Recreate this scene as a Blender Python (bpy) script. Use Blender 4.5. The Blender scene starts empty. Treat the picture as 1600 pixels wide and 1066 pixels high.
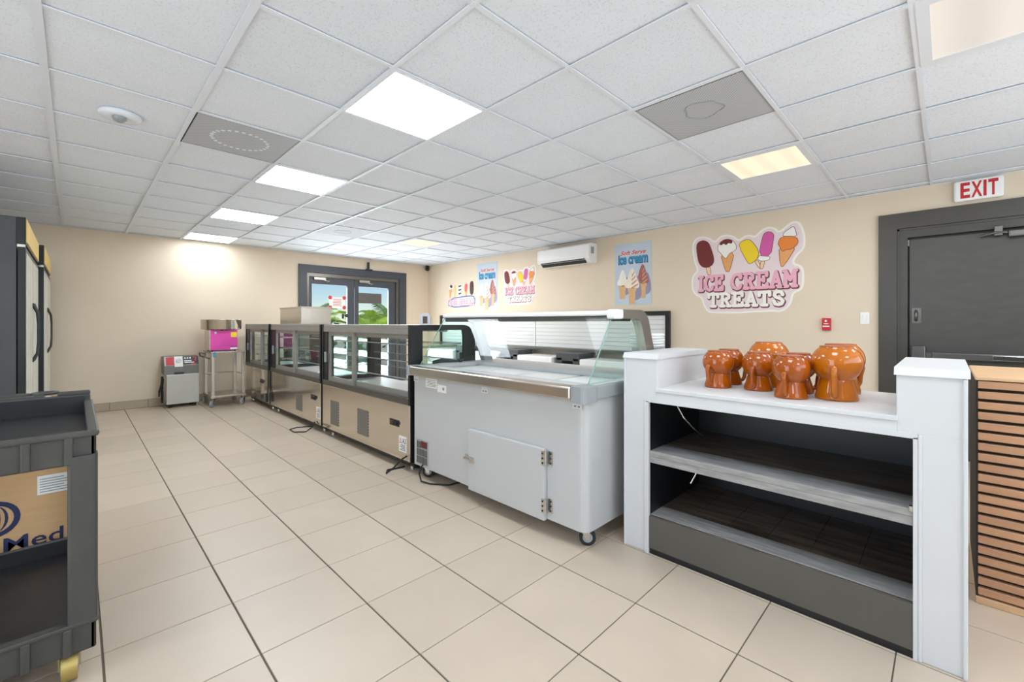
import bpy, bmesh, math, random
from mathutils import Vector, Matrix
random.seed(7)
SC = bpy.context.scene
COL = SC.collection
PI = math.pi
# ------------------------------------------------------------------ dimensions of the room
XW, YB, H = 5.517, 8.148, 2.472          # right wall, back wall, ceiling height
XL, YF = -2.549, -2.339                   # left wall, wall behind the photographer
GX, GY, GP = -0.111, 0.709, 0.6096       # ceiling grid origin and pitch
FX, FY, FP = 0.4797, 1.3657, 0.4109      # floor tile origin and pitch
# ------------------------------------------------------------------ camera
cam = bpy.data.cameras.new('camera')
cam.sensor_width = 36; cam.lens = 36*680.83/1600; cam.shift_y = -28.33/1600
cam.clip_start = .02; cam.clip_end = 300
co = bpy.data.objects.new('camera', cam); COL.objects.link(co)
co.location = (0, 0, 1.2124); co.rotation_euler = (PI/2, 0, -0.786)
SC.camera = co
# ------------------------------------------------------------------ world, sun, exposure
SC.view_settings.view_transform = 'Standard'; SC.view_settings.look = 'None'
SC.view_settings.gamma = 1.0; SC.view_settings.use_curve_mapping = False
SC.view_settings.exposure = 0.18
SC.cycles.use_denoising = True
SC.cycles.max_bounces = 7; SC.cycles.diffuse_bounces = 4; SC.cycles.glossy_bounces = 3; SC.cycles.transparent_max_bounces = 24
SC.cycles.sample_clamp_indirect = 6
LIGHT_WHITE = 11.5; LIGHT_FAR = 19.0                       # brightness of the white ceiling panels
w = bpy.data.worlds.new('world'); SC.world = w; w.use_nodes = True
nt = w.node_tree
sky = nt.nodes.new('ShaderNodeTexSky'); sky.sky_type = 'NISHITA'
sky.sun_disc = False; sky.sun_elevation = math.radians(48); sky.sun_rotation = math.radians(215); sky.dust_density = 0.0; sky.ozone_density = 4.0; sky.air_density = .9
bgn = nt.nodes['Background']; bgn.inputs['Strength'].default_value = 0.085
nt.links.new(sky.outputs[0], bgn.inputs['Color'])
sl = bpy.data.lights.new('sun', 'SUN'); sl.energy = 2.6; sl.angle = .01; sl.color = (1, .96, .88)
so = bpy.data.objects.new('sun', sl); COL.objects.link(so); so.location = (0, 0, 12)
so.rotation_euler = Vector((.5, .35, -.79)).to_track_quat('-Z', 'Y').to_euler()

def daylight(name, loc, sx, sy, direction, watts):     # area lamp for daylight at the glass door and at added windows
    a = bpy.data.lights.new(name, 'AREA'); a.shape = 'RECTANGLE'; a.size = sx; a.size_y = sy; a.energy = watts; a.color = (.82, .92, 1.0)
    o = bpy.data.objects.new(name, a); COL.objects.link(o); o.location = loc
    o.rotation_euler = Vector(direction).to_track_quat('-Z', 'Z' if abs(direction[2]) < .5 else 'Y').to_euler()
daylight('fill_shopfront', (2.1, YF+.03, 1.35), 5.6, 1.9, (0, 1, 0), 88)  # added lamp, fills the room from the unseen shop front
daylight('fill_side_window', (XL+.03, 1.4, 1.4), 6.0, 1.8, (1, 0, 0), 125)  # added lamp at the unseen side window, brightens the left side
daylight('daylight_glass_door', (3.82, YB+.11, 1.1), 1.6, 1.6, (0, -1, 0), 100)
# ------------------------------------------------------------------ materials
def lin(c):
    return tuple(((v/255)/12.92 if v/255 <= .04045 else ((v/255+.055)/1.055)**2.4) for v in c)
MATS = {}
def mat(name, col, rough=.5, metal=0., var=.0, vscale=8., bump=0., bscale=60., stretch=(1, 1, 1), spec=.5, rnd=0., rvar=0., coat=0.):
    if name in MATS: return MATS[name]
    m = bpy.data.materials.new(name); m.use_nodes = True; MATS[name] = m
    t = m.node_tree; b = t.nodes['Principled BSDF']
    c = lin(col)
    b.inputs['Base Color'].default_value = (*c, 1); b.inputs['Roughness'].default_value = rough
    b.inputs['Metallic'].default_value = metal; b.inputs['Specular IOR Level'].default_value = spec
    b.inputs['Coat Weight'].default_value = coat
    geo = t.nodes.new('ShaderNodeNewGeometry'); mp = t.nodes.new('ShaderNodeMapping')
    mp.inputs['Scale'].default_value = stretch
    t.links.new(geo.outputs['Position'], mp.inputs['Vector'])
    if var or rvar or rnd:
        n = t.nodes.new('ShaderNodeTexNoise'); n.inputs['Scale'].default_value = vscale; n.inputs['Detail'].default_value = 6
        t.links.new(mp.outputs[0], n.inputs['Vector'])
        hsv = t.nodes.new('ShaderNodeHueSaturation'); hsv.inputs['Color'].default_value = (*c, 1)
        mr = t.nodes.new('ShaderNodeMapRange'); mr.inputs[1].default_value = .3; mr.inputs[2].default_value = .7
        mr.inputs[3].default_value = 1-var; mr.inputs[4].default_value = 1+var
        t.links.new(n.outputs[0], mr.inputs[0])
        val = mr.outputs[0]
        if rnd:
            oi = t.nodes.new('ShaderNodeObjectInfo'); m2 = t.nodes.new('ShaderNodeMapRange')
            m2.inputs[3].default_value = 1-rnd; m2.inputs[4].default_value = 1+rnd
            t.links.new(oi.outputs['Random'], m2.inputs[0])
            mu = t.nodes.new('ShaderNodeMath'); mu.operation = 'MULTIPLY'
            t.links.new(val, mu.inputs[0]); t.links.new(m2.outputs[0], mu.inputs[1]); val = mu.outputs[0]
        t.links.new(val, hsv.inputs['Value']); t.links.new(hsv.outputs[0], b.inputs['Base Color'])
        if rvar:
            m3 = t.nodes.new('ShaderNodeMapRange'); m3.inputs[1].default_value = .3; m3.inputs[2].default_value = .7
            m3.inputs[3].default_value = max(.02, rough-rvar); m3.inputs[4].default_value = rough+rvar
            t.links.new(n.outputs[0], m3.inputs[0]); t.links.new(m3.outputs[0], b.inputs['Roughness'])
    if bump:
        n2 = t.nodes.new('ShaderNodeTexNoise'); n2.inputs['Scale'].default_value = bscale; n2.inputs['Detail'].default_value = 4
        t.links.new(mp.outputs[0], n2.inputs['Vector'])
        bp = t.nodes.new('ShaderNodeBump'); bp.inputs['Strength'].default_value = bump; bp.inputs['Distance'].default_value = .004
        t.links.new(n2.outputs[0], bp.inputs['Height']); t.links.new(bp.outputs[0], b.inputs['Normal'])
    return m
def glass_mat(name, tint, refl=.9):
    m = bpy.data.materials.new(name); m.use_nodes = True; MATS[name] = m
    t = m.node_tree; t.nodes.clear()
    out = t.nodes.new('ShaderNodeOutputMaterial'); tr = t.nodes.new('ShaderNodeBsdfTransparent'); gl = t.nodes.new('ShaderNodeBsdfGlossy')
    tr.inputs[0].default_value = (*tint, 1); gl.inputs['Roughness'].default_value = .02; gl.inputs[0].default_value = (refl, refl, refl, 1)
    lw = t.nodes.new('ShaderNodeLayerWeight'); lw.inputs[0].default_value = .5
    pw = t.nodes.new('ShaderNodeMath'); pw.operation = 'POWER'; pw.inputs[1].default_value = 4.5; t.links.new(lw.outputs['Facing'], pw.inputs[0])
    fr = t.nodes.new('ShaderNodeMath'); fr.operation = 'MULTIPLY_ADD'; fr.inputs[1].default_value = .5; fr.inputs[2].default_value = .008; t.links.new(pw.outputs[0], fr.inputs[0])
    mx = t.nodes.new('ShaderNodeMixShader')
    t.links.new(fr.outputs[0], mx.inputs[0]); t.links.new(tr.outputs[0], mx.inputs[1]); t.links.new(gl.outputs[0], mx.inputs[2])
    t.links.new(mx.outputs[0], out.inputs[0]); return m
def emit_mat(name, col, strength, streak=None):
    m = bpy.data.materials.new(name); m.use_nodes = True; MATS[name] = m
    t = m.node_tree; b = t.nodes['Principled BSDF']
    b.inputs['Base Color'].default_value = (.15, .15, .15, 1)
    b.inputs['Emission Color'].default_value = (*col, 1); b.inputs['Emission Strength'].default_value = strength
    if streak:                                   # tubes showing through the diffuser
        tc = t.nodes.new('ShaderNodeTexCoord'); sx = t.nodes.new('ShaderNodeSeparateXYZ')
        t.links.new(tc.outputs['Generated'], sx.inputs[0])
        ma = t.nodes.new('ShaderNodeMath'); ma.operation = 'MULTIPLY'; ma.inputs[1].default_value = streak[1]*2*PI
        t.links.new(sx.outputs[streak[0]], ma.inputs[0])
        cs = t.nodes.new('ShaderNodeMath'); cs.operation = 'COSINE'; t.links.new(ma.outputs[0], cs.inputs[0])
        mr = t.nodes.new('ShaderNodeMapRange'); mr.inputs[1].default_value = -1; mr.inputs[2].default_value = 1
        mr.inputs[3].default_value = strength*streak[2]; mr.inputs[4].default_value = strength
        t.links.new(cs.outputs[0], mr.inputs[0]); t.links.new(mr.outputs[0], b.inputs['Emission Strength'])
    return m

WALL = mat('wall_paint', (222, 206, 184), .6, var=.015, vscale=2.5, bump=.05, bscale=180)
TILE = mat('floor_tile', (196, 179, 160), .36, var=.035, vscale=5, rnd=.045, rvar=.06, bump=.02, bscale=30)
GROUT = mat('grout', (104, 92, 80), .9, var=.15, vscale=4)
BASET = mat('base_tile', (176, 160, 140), .5, var=.05, vscale=6, rnd=.04)
CTILE = mat('ceiling_tile', (231, 237, 245), .9, rnd=.018, var=.012, vscale=5)
TBAR = mat('ceiling_grid_metal', (228, 233, 240), .5)
WHITE = mat('white_laminate', (206, 206, 207), .42, var=.012, vscale=9)
WHITEP = mat('white_plastic', (240, 240, 239), .35)
CABW = mat('cabinet_enamel', (188, 188, 187), .3, var=.012, vscale=3)
STEEL = mat('brushed_steel', (196, 188, 178), .27, .95, var=.04, vscale=30, stretch=(1, .05, 1.2))
FRAMEM = mat('case_frame_steel', (158, 155, 149), .4, .55, var=.04, vscale=9)
STEELM = mat('mirror_steel', (216, 207, 195), .13, .95, var=.02, vscale=3)
STEELD = mat('dark_steel', (112, 110, 106), .34, .85, var=.05, vscale=12)
GREYP = mat('grey_plastic', (150, 154, 156), .4)
BLACK = mat('black_metal', (22, 23, 25), .38, var=.1, vscale=8)
BLACKP = mat('black_plastic', (34, 34, 36), .45, var=.12, vscale=9)
RUBBER = mat('rubber', (28, 28, 29), .7)
CHROME = mat('chrome', (205, 204, 200), .16, 1.)
DOORP = mat('door_paint', (74, 72, 68), .34, var=.09, vscale=7, stretch=(1, 1, 3), bump=.06, bscale=40)
TRIMP = mat('trim_paint', (70, 67, 62), .4, var=.08, vscale=6, bump=.05, bscale=40)
NAVY = mat('door_frame_paint', (64, 68, 76), .42, var=.05)
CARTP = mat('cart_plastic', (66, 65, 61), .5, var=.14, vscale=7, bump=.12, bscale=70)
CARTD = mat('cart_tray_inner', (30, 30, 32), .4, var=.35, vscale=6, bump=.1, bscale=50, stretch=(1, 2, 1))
CARD = mat('cardboard', (204, 164, 118), .75, var=.04, vscale=12, stretch=(1, 1, 6))
INK = mat('navy_ink', (36, 46, 84), .6)
PAPER = mat('paper', (238, 237, 232), .6)
GREYINK = mat('grey_ink', (150, 148, 146), .6)
RED = mat('red_plastic', (196, 30, 38), .4)
REDINK = mat('red_ink', (206, 52, 60), .5)
GLAZE = mat('caramel_glaze', (160, 76, 4), .12, var=.14, vscale=10, spec=.5, coat=.25)
GLAZE2 = mat('amber_glaze', (182, 98, 4), .1, var=.12, vscale=8, spec=.5, coat=.25)
CLAY = mat('bare_clay', (160, 82, 38), .5, var=.06)
PINK = mat('pink_enamel', (222, 74, 168), .35)
YELLOWL = mat('yellow_label', (244, 214, 40), .5)
GLASS = glass_mat('clear_glass', (.985, .992, .99))
GLASSG = glass_mat('green_edge_glass', (.88, .95, .93))
DOORGL = glass_mat('door_glass', (.98, .99, .99))
BLACKWD = mat('black_stained_wood', (92, 79, 68), .4, var=.7, vscale=4, stretch=(8, .9, 1), bump=.15, bscale=14)
LITWD = mat('lit_front_wood', (140, 138, 136), .5, var=.3, vscale=5, stretch=(9, 1.2, 1), bump=.12, bscale=14)  # shelf fronts: incoming light painted as paler wood
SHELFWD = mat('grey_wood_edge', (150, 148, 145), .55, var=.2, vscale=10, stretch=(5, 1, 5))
OLIVE = mat('dark_laminate', (84, 81, 75), .42, var=.06, vscale=5)
SLATW = mat('oak_slat', (182, 136, 102), .5, var=.09, vscale=9, stretch=(4, .7, 4), rnd=.05)
FELT = mat('black_felt', (44, 38, 32), .9)
OAKL = mat('light_oak', (206, 168, 128), .5, var=.06, vscale=9, stretch=(4, .7, 4))
AMBERP = mat('cooler_header', (232, 196, 108), .4, var=.05)
FROST = mat('frosted_door_panel', (206, 206, 196), .25, var=.03)
BRASSY = mat('yellowed_metal', (176, 156, 92), .4, .6)
CONC = mat('concrete', (196, 190, 180), .9, var=.06, vscale=2)
LEAF = mat('palm_leaf', (168, 205, 62), .45, var=.25, vscale=3)
LEAFD = mat('dark_leaf', (104, 158, 58), .5, var=.3, vscale=3)
BARK = mat('palm_bark', (146, 124, 92), .9, var=.2, vscale=12)
HEDGE = mat('hedge_leaf', (64, 108, 44), .7, var=.4, vscale=14)
SHUT = mat('white_shutter', (222, 222, 220), .45)
L_WHITE = emit_mat('panel_light_white', (.845, .935, 1), LIGHT_WHITE)
L_FAR = emit_mat('panel_light_white_boosted', (.845, .935, 1), LIGHT_FAR)  # given extra strength to lift the dim far end of the room
L_WARM = emit_mat('panel_light_warm', (1, .85, .6), .93, (1, 3, .86))
L_DIM = emit_mat('panel_light_dim', (1, .90, .80), .68, (1, 2.0, .86))

# speckled acoustic tile relief
def speckle(m, scale=190):
    t = m.node_tree; b = t.nodes['Principled BSDF']
    geo = t.nodes.new('ShaderNodeNewGeometry'); v = t.nodes.new('ShaderNodeTexNoise'); v.inputs['Scale'].default_value = scale; v.inputs['Detail'].default_value = 2
    t.links.new(geo.outputs['Position'], v.inputs['Vector'])
    mr = t.nodes.new('ShaderNodeMapRange'); mr.inputs[1].default_value = .34; mr.inputs[2].default_value = .42; mr.inputs[3].default_value = .84; mr.inputs[4].default_value = 1
    t.links.new(v.outputs[0], mr.inputs[0])
    old = b.inputs['Base Color'].links[0].from_socket
    mx = t.nodes.new('ShaderNodeMixRGB'); mx.blend_type = 'MULTIPLY'; mx.inputs[0].default_value = 1
    t.links.new(old, mx.inputs[1]); t.links.new(mr.outputs[0], mx.inputs[2]); t.links.new(mx.outputs[0], b.inputs['Base Color'])
speckle(CTILE, 120)
# perforated sheet metal
def perforated(name, c0, c1, scale, rough=.4, metal=.5, axes='YZ'):
    m = mat(name, c0, rough, metal); t = m.node_tree; b = t.nodes['Principled BSDF']
    geo = t.nodes.new('ShaderNodeNewGeometry'); sp = t.nodes.new('ShaderNodeSeparateXYZ'); t.links.new(geo.outputs['Position'], sp.inputs[0])
    outs = []
    for i, a in enumerate(axes):
        q = t.nodes.new('ShaderNodeMath'); q.operation = 'MULTIPLY'; q.inputs[1].default_value = scale; t.links.new(sp.outputs['XYZ'.index(a)], q.inputs[0])
        s = t.nodes.new('ShaderNodeMath'); s.operation = 'SINE'; t.links.new(q.outputs[0], s.inputs[0]); outs.append(s.outputs[0])
    mu = t.nodes.new('ShaderNodeMath'); mu.operation = 'MULTIPLY'; t.links.new(outs[0], mu.inputs[0]); t.links.new(outs[1], mu.inputs[1])
    mr = t.nodes.new('ShaderNodeMapRange'); mr.inputs[1].default_value = -.15; mr.inputs[2].default_value = .15; t.links.new(mu.outputs[0], mr.inputs[0])
    mx = t.nodes.new('ShaderNodeMixRGB'); mx.inputs[1].default_value = (*lin(c0), 1); mx.inputs[2].default_value = (*lin(c1), 1)
    t.links.new(mr.outputs[0], mx.inputs[0]); t.links.new(mx.outputs[0], b.inputs['Base Color']); return m
PERF = perforated('perforated_steel', (150, 145, 136), (34, 32, 30), 240, .5, 0.)
PERFC = perforated('perforated_ceiling_panel', (202, 206, 211), (158, 161, 165), 330, .6, 0., 'XY')

# ------------------------------------------------------------------ mesh builder
class MB:
    def __init__(s): s.v = []; s.f = []; s.m = []; s.sm = []
    def add(s, vs, fs, mi=0, smooth=False):
        o = len(s.v); s.v += [tuple(p) for p in vs]
        for f in fs: s.f.append([i+o for i in f]); s.m.append(mi); s.sm.append(smooth)
        return s
    def box(s, x0, x1, y0, y1, z0, z1, mi=0):
        if x0 > x1: x0, x1 = x1, x0
        if y0 > y1: y0, y1 = y1, y0
        if z0 > z1: z0, z1 = z1, z0
        v = [(x0, y0, z0), (x1, y0, z0), (x1, y1, z0), (x0, y1, z0), (x0, y0, z1), (x1, y0, z1), (x1, y1, z1), (x0, y1, z1)]
        return s.add(v, [(0, 3, 2, 1), (4, 5, 6, 7), (0, 1, 5, 4), (1, 2, 6, 5), (2, 3, 7, 6), (3, 0, 4, 7)], mi)
    def rbox(s, x0, x1, y0, y1, z0, z1, r=.006, seg=2, mi=0, edges=None, smooth=False):
        if x0 > x1: x0, x1 = x1, x0
        if y0 > y1: y0, y1 = y1, y0
        if z0 > z1: z0, z1 = z1, z0
        bm = bmesh.new(); bmesh.ops.create_cube(bm, size=1)
        for v in bm.verts: v.co = Vector((x0+(v.co.x+.5)*(x1-x0), y0+(v.co.y+.5)*(y1-y0), z0+(v.co.z+.5)*(z1-z0)))
        es = list(bm.edges)
        if edges: es = [e for e in es if abs((e.verts[0].co-e.verts[1].co).normalized()['xyz'.index(edges)]) > .9]
        r = min(r, .49*min(x1-x0, y1-y0, z1-z0)) if not edges else r
        bmesh.ops.bevel(bm, geom=es, offset=r, segments=seg, affect='EDGES', profile=.5)
        bm.verts.ensure_lookup_table(); bm.verts.index_update()
        s.add([v.co for v in bm.verts], [[v.index for v in f.verts] for f in bm.faces], mi, smooth); bm.free(); return s
    def cyl(s, p0, p1, r0, r1=None, n=16, mi=0, caps=True, smooth=True):
        p0 = Vector(p0); p1 = Vector(p1); r1 = r0 if r1 is None else r1
        d = (p1-p0).normalized(); a = d.orthogonal().normalized(); b = d.cross(a)
        vs = []
        for k in range(n):
            t = 2*PI*k/n; e = a*math.cos(t)+b*math.sin(t); vs.append(p0+e*r0)
        for k in range(n):
            t = 2*PI*k/n; e = a*math.cos(t)+b*math.sin(t); vs.append(p1+e*r1)
        s.add(vs, [(k, (k+1) % n, n+(k+1) % n, n+k) for k in range(n)], mi, smooth)
        if caps: s.add(vs, [list(range(n))[::-1], list(range(n, 2*n))], mi)
        return s
    def tube(s, pts, r, n=8, mi=0, closed=False):
        pts = [Vector(p) for p in pts]; N = len(pts); rs = r if isinstance(r, (list, tuple)) else [r]*N
        vs = []; a = None
        for i, p in enumerate(pts):
            d = ((pts[(i+1) % N] if closed or i < N-1 else pts[i])-(pts[i-1] if closed or i > 0 else pts[i])).normalized()
            a = d.orthogonal().normalized() if a is None else (a-d*a.dot(d)).normalized()
            b = d.cross(a)
            for k in range(n):
                t = 2*PI*k/n; vs.append(p+(a*math.cos(t)+b*math.sin(t))*rs[i])
        fs = []
        for i in range(N if closed else N-1):
            j = (i+1) % N
            for k in range(n): fs.append((i*n+k, i*n+(k+1) % n, j*n+(k+1) % n, j*n+k))
        s.add(vs, fs, mi, True)
        if not closed: s.add(vs, [list(range(n))[::-1], list(range((N-1)*n, N*n))], mi)
        return s
    def lathe(s, prof, c=(0, 0, 0), n=32, mi=0, axis='z'):
        vs = []
        for r, z in prof:
            for k in range(n):
                t = 2*PI*k/n; q = (r*math.cos(t), r*math.sin(t), z)
                if axis == 'x': q = (z, q[0], q[1])
                if axis == 'y': q = (q[0], z, q[1])
                vs.append((c[0]+q[0], c[1]+q[1], c[2]+q[2]))
        fs = []
        for i in range(len(prof)-1):
            for k in range(n): fs.append((i*n+k, i*n+(k+1) % n, (i+1)*n+(k+1) % n, (i+1)*n+k))
        s.add(vs, fs, mi, True)
        if prof[0][0] > 1e-4: s.add(vs, [list(range(n))[::-1]], mi)
        if prof[-1][0] > 1e-4: s.add(vs, [list(range((len(prof)-1)*n, len(prof)*n))], mi)
        return s
    def prism(s, poly, axis, lo, hi, mi=0, smooth=False):
        n = len(poly)
        def P(p, h): return {'x': (h, p[0], p[1]), 'y': (p[0], h, p[1]), 'z': (p[0], p[1], h)}[axis]
        vs = [P(p, lo) for p in poly]+[P(p, hi) for p in poly]
        s.add(vs, [list(range(n))[::-1], list(range(n, 2*n))], mi)
        s.add(vs, [(k, (k+1) % n, n+(k+1) % n, n+k) for k in range(n)], mi, smooth)
        return s
    def mapped(s, poly, fn, d0, d1, mi=0):          # flat shape in (s,t) laid on a surface by fn(s,t,depth)
        n = len(poly)
        vs = [fn(a, b, d0) for a, b in poly]+[fn(a, b, d1) for a, b in poly]
        return s.add(vs, [list(range(n))[::-1], list(range(n, 2*n))]+[(k, (k+1) % n, n+(k+1) % n, n+k) for k in range(n)], mi)
    def mesh(s, name, mats, off=(0, 0, 0)):
        me = bpy.data.meshes.new(name)
        me.from_pydata([(a-off[0], b-off[1], c-off[2]) for a, b, c in s.v], [], s.f)
        for m in (mats if isinstance(mats, (list, tuple)) else [mats]): me.materials.append(m)
        me.polygons.foreach_set('material_index', s.m); me.polygons.foreach_set('use_smooth', s.sm)
        bm = bmesh.new(); bm.from_mesh(me); bmesh.ops.recalc_face_normals(bm, faces=bm.faces); bm.to_mesh(me); bm.free()
        me.update(); return me
OFF = {}
def tag(o, label=None, cat=None, group=None, kind=None):
    if label: o['label'] = label
    if cat: o['category'] = cat
    if group: o['group'] = group
    if kind: o['kind'] = kind
    return o
def link(o, parent=None):
    COL.objects.link(o)
    if parent: o.parent = parent
    return o
def thing(name, label, cat, loc=(0, 0, 0), group=None, kind=None):
    o = bpy.data.objects.new(name, None); o.empty_display_size = .1; o.location = loc
    OFF[o] = loc; link(o); return tag(o, label, cat, group, kind)
def part(name, mb, mats, parent, label=None, kind=None):
    off = OFF[parent]; o = bpy.data.objects.new(name, mb.mesh(name, mats, off)); OFF[o] = off
    link(o, parent); return tag(o, label, kind=kind)
def single(name, mb, mats, label, cat, loc=(0, 0, 0), group=None):
    o = bpy.data.objects.new(name, mb.mesh(name, mats, loc)); o.location = loc; OFF[o] = loc; link(o); return tag(o, label, cat, group)
def struct(name, mb, mats, label=None, cat=None, loc=(0, 0, 0)):
    o = bpy.data.objects.new(name, mb.mesh(name, mats, loc)); o.location = loc; OFF[o] = loc; link(o)
    return tag(o, label, cat, kind='structure')
def copy_tree(root, loc, label, rz=None):
    r = root.copy(); COL.objects.link(r); r.location = loc; r['label'] = label; OFF[r] = loc
    if rz is not None: r.rotation_euler = (0, 0, rz)
    for ch in list(root.children):
        c = ch.copy(); COL.objects.link(c); c.parent = r
        for g in ch.children:
            d = g.copy(); COL.objects.link(d); d.parent = c
    return r
def B(*a, **k): return MB().box(*a, **k)
def RB(*a, **k): return MB().rbox(*a, **k)

_tc = {}
def text2d(txt, off=0., shear=0., spacing=1.):
    k = (txt, off, shear, spacing)
    if k in _tc: return _tc[k]
    cu = bpy.data.curves.new('t', 'FONT'); cu.body = txt; cu.size = 1; cu.offset = off; cu.shear = shear; cu.space_character = spacing
    cu.resolution_u = 3; cu.fill_mode = 'FRONT'
    ob = bpy.data.objects.new('t', cu); COL.objects.link(ob)
    dg = bpy.context.evaluated_depsgraph_get(); me = bpy.data.meshes.new_from_object(ob.evaluated_get(dg))
    vs = [(v.co.x, v.co.y) for v in me.vertices]; fs = [list(p.vertices) for p in me.polygons]
    bpy.data.objects.remove(ob); bpy.data.meshes.remove(me); bpy.data.curves.remove(cu)
    _tc[k] = (vs, fs); return vs, fs
def put_text(mb, txt, fn, s0, s1, t0, t1, d, mi=0, off=0., shear=0., spacing=1.):
    vs, fs = text2d(txt, off, shear, spacing)
    a0 = min(v[0] for v in vs); a1 = max(v[0] for v in vs); b0 = min(v[1] for v in vs); b1 = max(v[1] for v in vs)
    mb.add([fn(s0+(x-a0)/(a1-a0)*(s1-s0), t0+(y-b0)/(b1-b0)*(t1-t0), d) for x, y in vs], fs, mi); return mb
# slab-serif letters drawn as thick strokes (for the lettering on the wall decals)
GL = {'I': [[(.5, 0), (.5, 1)], [(.2, 0), (.8, 0)], [(.2, 1), (.8, 1)]],
 'C': [[(.88, .74), (.8, .92), (.55, 1), (.25, .9), (.1, .6), (.1, .4), (.25, .1), (.55, 0), (.8, .06), (.9, .24)], [(.88, .72), (.88, 1)]],
 'E': [[(.22, 0), (.22, 1)], [(.06, 1), (.88, 1), (.88, .78)], [(.06, 0), (.9, 0), (.9, .24)], [(.22, .52), (.62, .52)], [(.62, .42), (.62, .62)]],
 'R': [[(.22, 0), (.22, 1)], [(.06, 1), (.6, 1), (.82, .88), (.82, .66), (.6, .52), (.22, .52)], [(.5, .52), (.84, 0)], [(.06, 0), (.4, 0)], [(.7, 0), (.96, 0)]],
 'A': [[(.14, 0), (.5, 1), (.86, 0)], [(.26, .34), (.74, .34)], [(0, 0), (.3, 0)], [(.7, 0), (1, 0)]],
 'M': [[(.14, 0), (.14, 1), (.5, .4), (.86, 1), (.86, 0)], [(0, 0), (.3, 0)], [(.7, 0), (1, 0)], [(0, 1), (.14, 1)], [(.86, 1), (1, 1)]],
 'T': [[(.5, 0), (.5, 1)], [(.06, .74), (.06, 1), (.94, 1), (.94, .74)], [(.3, 0), (.7, 0)]],
 'S': [[(.84, .74), (.74, .94), (.5, 1), (.24, .92), (.16, .74), (.3, .58), (.7, .44), (.86, .26), (.74, .06), (.5, 0), (.24, .06), (.14, .28)]]}
def stroke_text(mb, txt, fn, s0, s1, t0, t1, wd, d, mi=0, ds=0., dt=0., only=None):
    n = sum(.55 if c in ' ' else (.62 if c == 'I' else 1) for c in txt); gap = .16; tot = n+gap*(len(txt)-1); u = (s1-s0)/tot; x = s0
    dd = d
    for ci, c in enumerate(txt):
        cw = .55 if c == ' ' else (.62 if c == 'I' else 1)
        if c != ' ' and only in (None, ci):
            for st in GL[c]:
                P = [(x+(a*cw)*u+ds, t0+b*(t1-t0)+dt) for a, b in st]
                for i in range(len(P)-1):
                    a = Vector(P[i]); b = Vector(P[i+1]); ang = math.atan2(b.y-a.y, b.x-a.x)
                    poly = [(a.x+wd*math.cos(ang+PI/2+PI*k/6), a.y+wd*math.sin(ang+PI/2+PI*k/6)) for k in range(7)]
                    poly += [(b.x+wd*math.cos(ang-PI/2+PI*k/6), b.y+wd*math.sin(ang-PI/2+PI*k/6)) for k in range(7)]
                    mb.add([fn(p, q, dd) for p, q in poly], [list(range(14))], mi); dd += .000004
        x += (cw+gap)*u
def grow(poly, r):                                   # polygon offset outwards (r>0) along vertex normals
    n = len(poly); out = []
    area = sum(poly[i][0]*poly[(i+1) % n][1]-poly[(i+1) % n][0]*poly[i][1] for i in range(n))
    sg = -1 if area > 0 else 1
    for i in range(n):
        a = Vector(poly[i-1]); p = Vector(poly[i]); b = Vector(poly[(i+1) % n])
        n1 = (p-a).normalized(); n2 = (b-p).normalized()
        q = Vector((-(n1.y+n2.y), n1.x+n2.x)); L = q.length
        q = q/L if L > 1e-6 else Vector((0, 0)); out.append((p.x+q.x*r*sg, p.y+q.y*r*sg))
    return out
def smoothp(poly, it=2):
    for _ in range(it):
        o = []
        for i in range(len(poly)):
            a = poly[i]; b = poly[(i+1) % len(poly)]
            o += [(a[0]*.75+b[0]*.25, a[1]*.75+b[1]*.25), (a[0]*.25+b[0]*.75, a[1]*.25+b[1]*.75)]
        poly = o
    return poly

# =================================================================== THE SETTING
floor = struct('floor', B(XL-.15, XW+.15, YF-.15, YB+.15, -.12, -.004), GROUT, 'beige square tile floor with dark grout lines', 'floor')
tiles = []
i0 = math.floor((XL-FX)/FP); i1 = math.ceil((XW-FX)/FP); j0 = math.floor((YF-FY)/FP); j1 = math.ceil((YB-FY)/FP)
for i in range(i0, i1):
    for j in range(j0, j1):
        x0 = max(FX+FP*i+.0035, XL); x1 = min(FX+FP*(i+1)-.0035, XW); y0 = max(FY+FP*j+.0022, YF); y1 = min(FY+FP*(j+1)-.0022, YB)
        if x1-x0 < .01 or y1-y0 < .01: continue
        cx, cy = (x0+x1)/2, (y0+y1)/2
        d = (cx+cy)*.7071; lat = (cx-cy)*.7071
        vis = d > .9 and abs(lat/d) < 1.35
        if cx > 2.45 and cy > 1.0: vis = False          # behind the counters
        tiles.append((0 if vis else 1, d if d > 0 else 50-d, x0, x1, y0, y1))
tiles.sort()
tcache = {}
rest = MB()
for n, (_, _, x0, x1, y0, y1) in enumerate(tiles):
    if n < 290:
        k = (round(x1-x0, 3), round(y1-y0, 3))
        if k not in tcache:
            tcache[k] = MB().rbox(-k[0]/2, k[0]/2, -k[1]/2, k[1]/2, -.008, 0, .0012, 1).mesh('floor_tile', TILE)
        o = bpy.data.objects.new('floor_tile', tcache[k]); o.location = ((x0+x1)/2, (y0+y1)/2, random.uniform(-.0004, 0)); link(o, floor)
    else: rest.box(x0, x1, y0, y1, -.008, 0)
part('floor_tile', rest, TILE, floor, kind='stuff')

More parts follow.
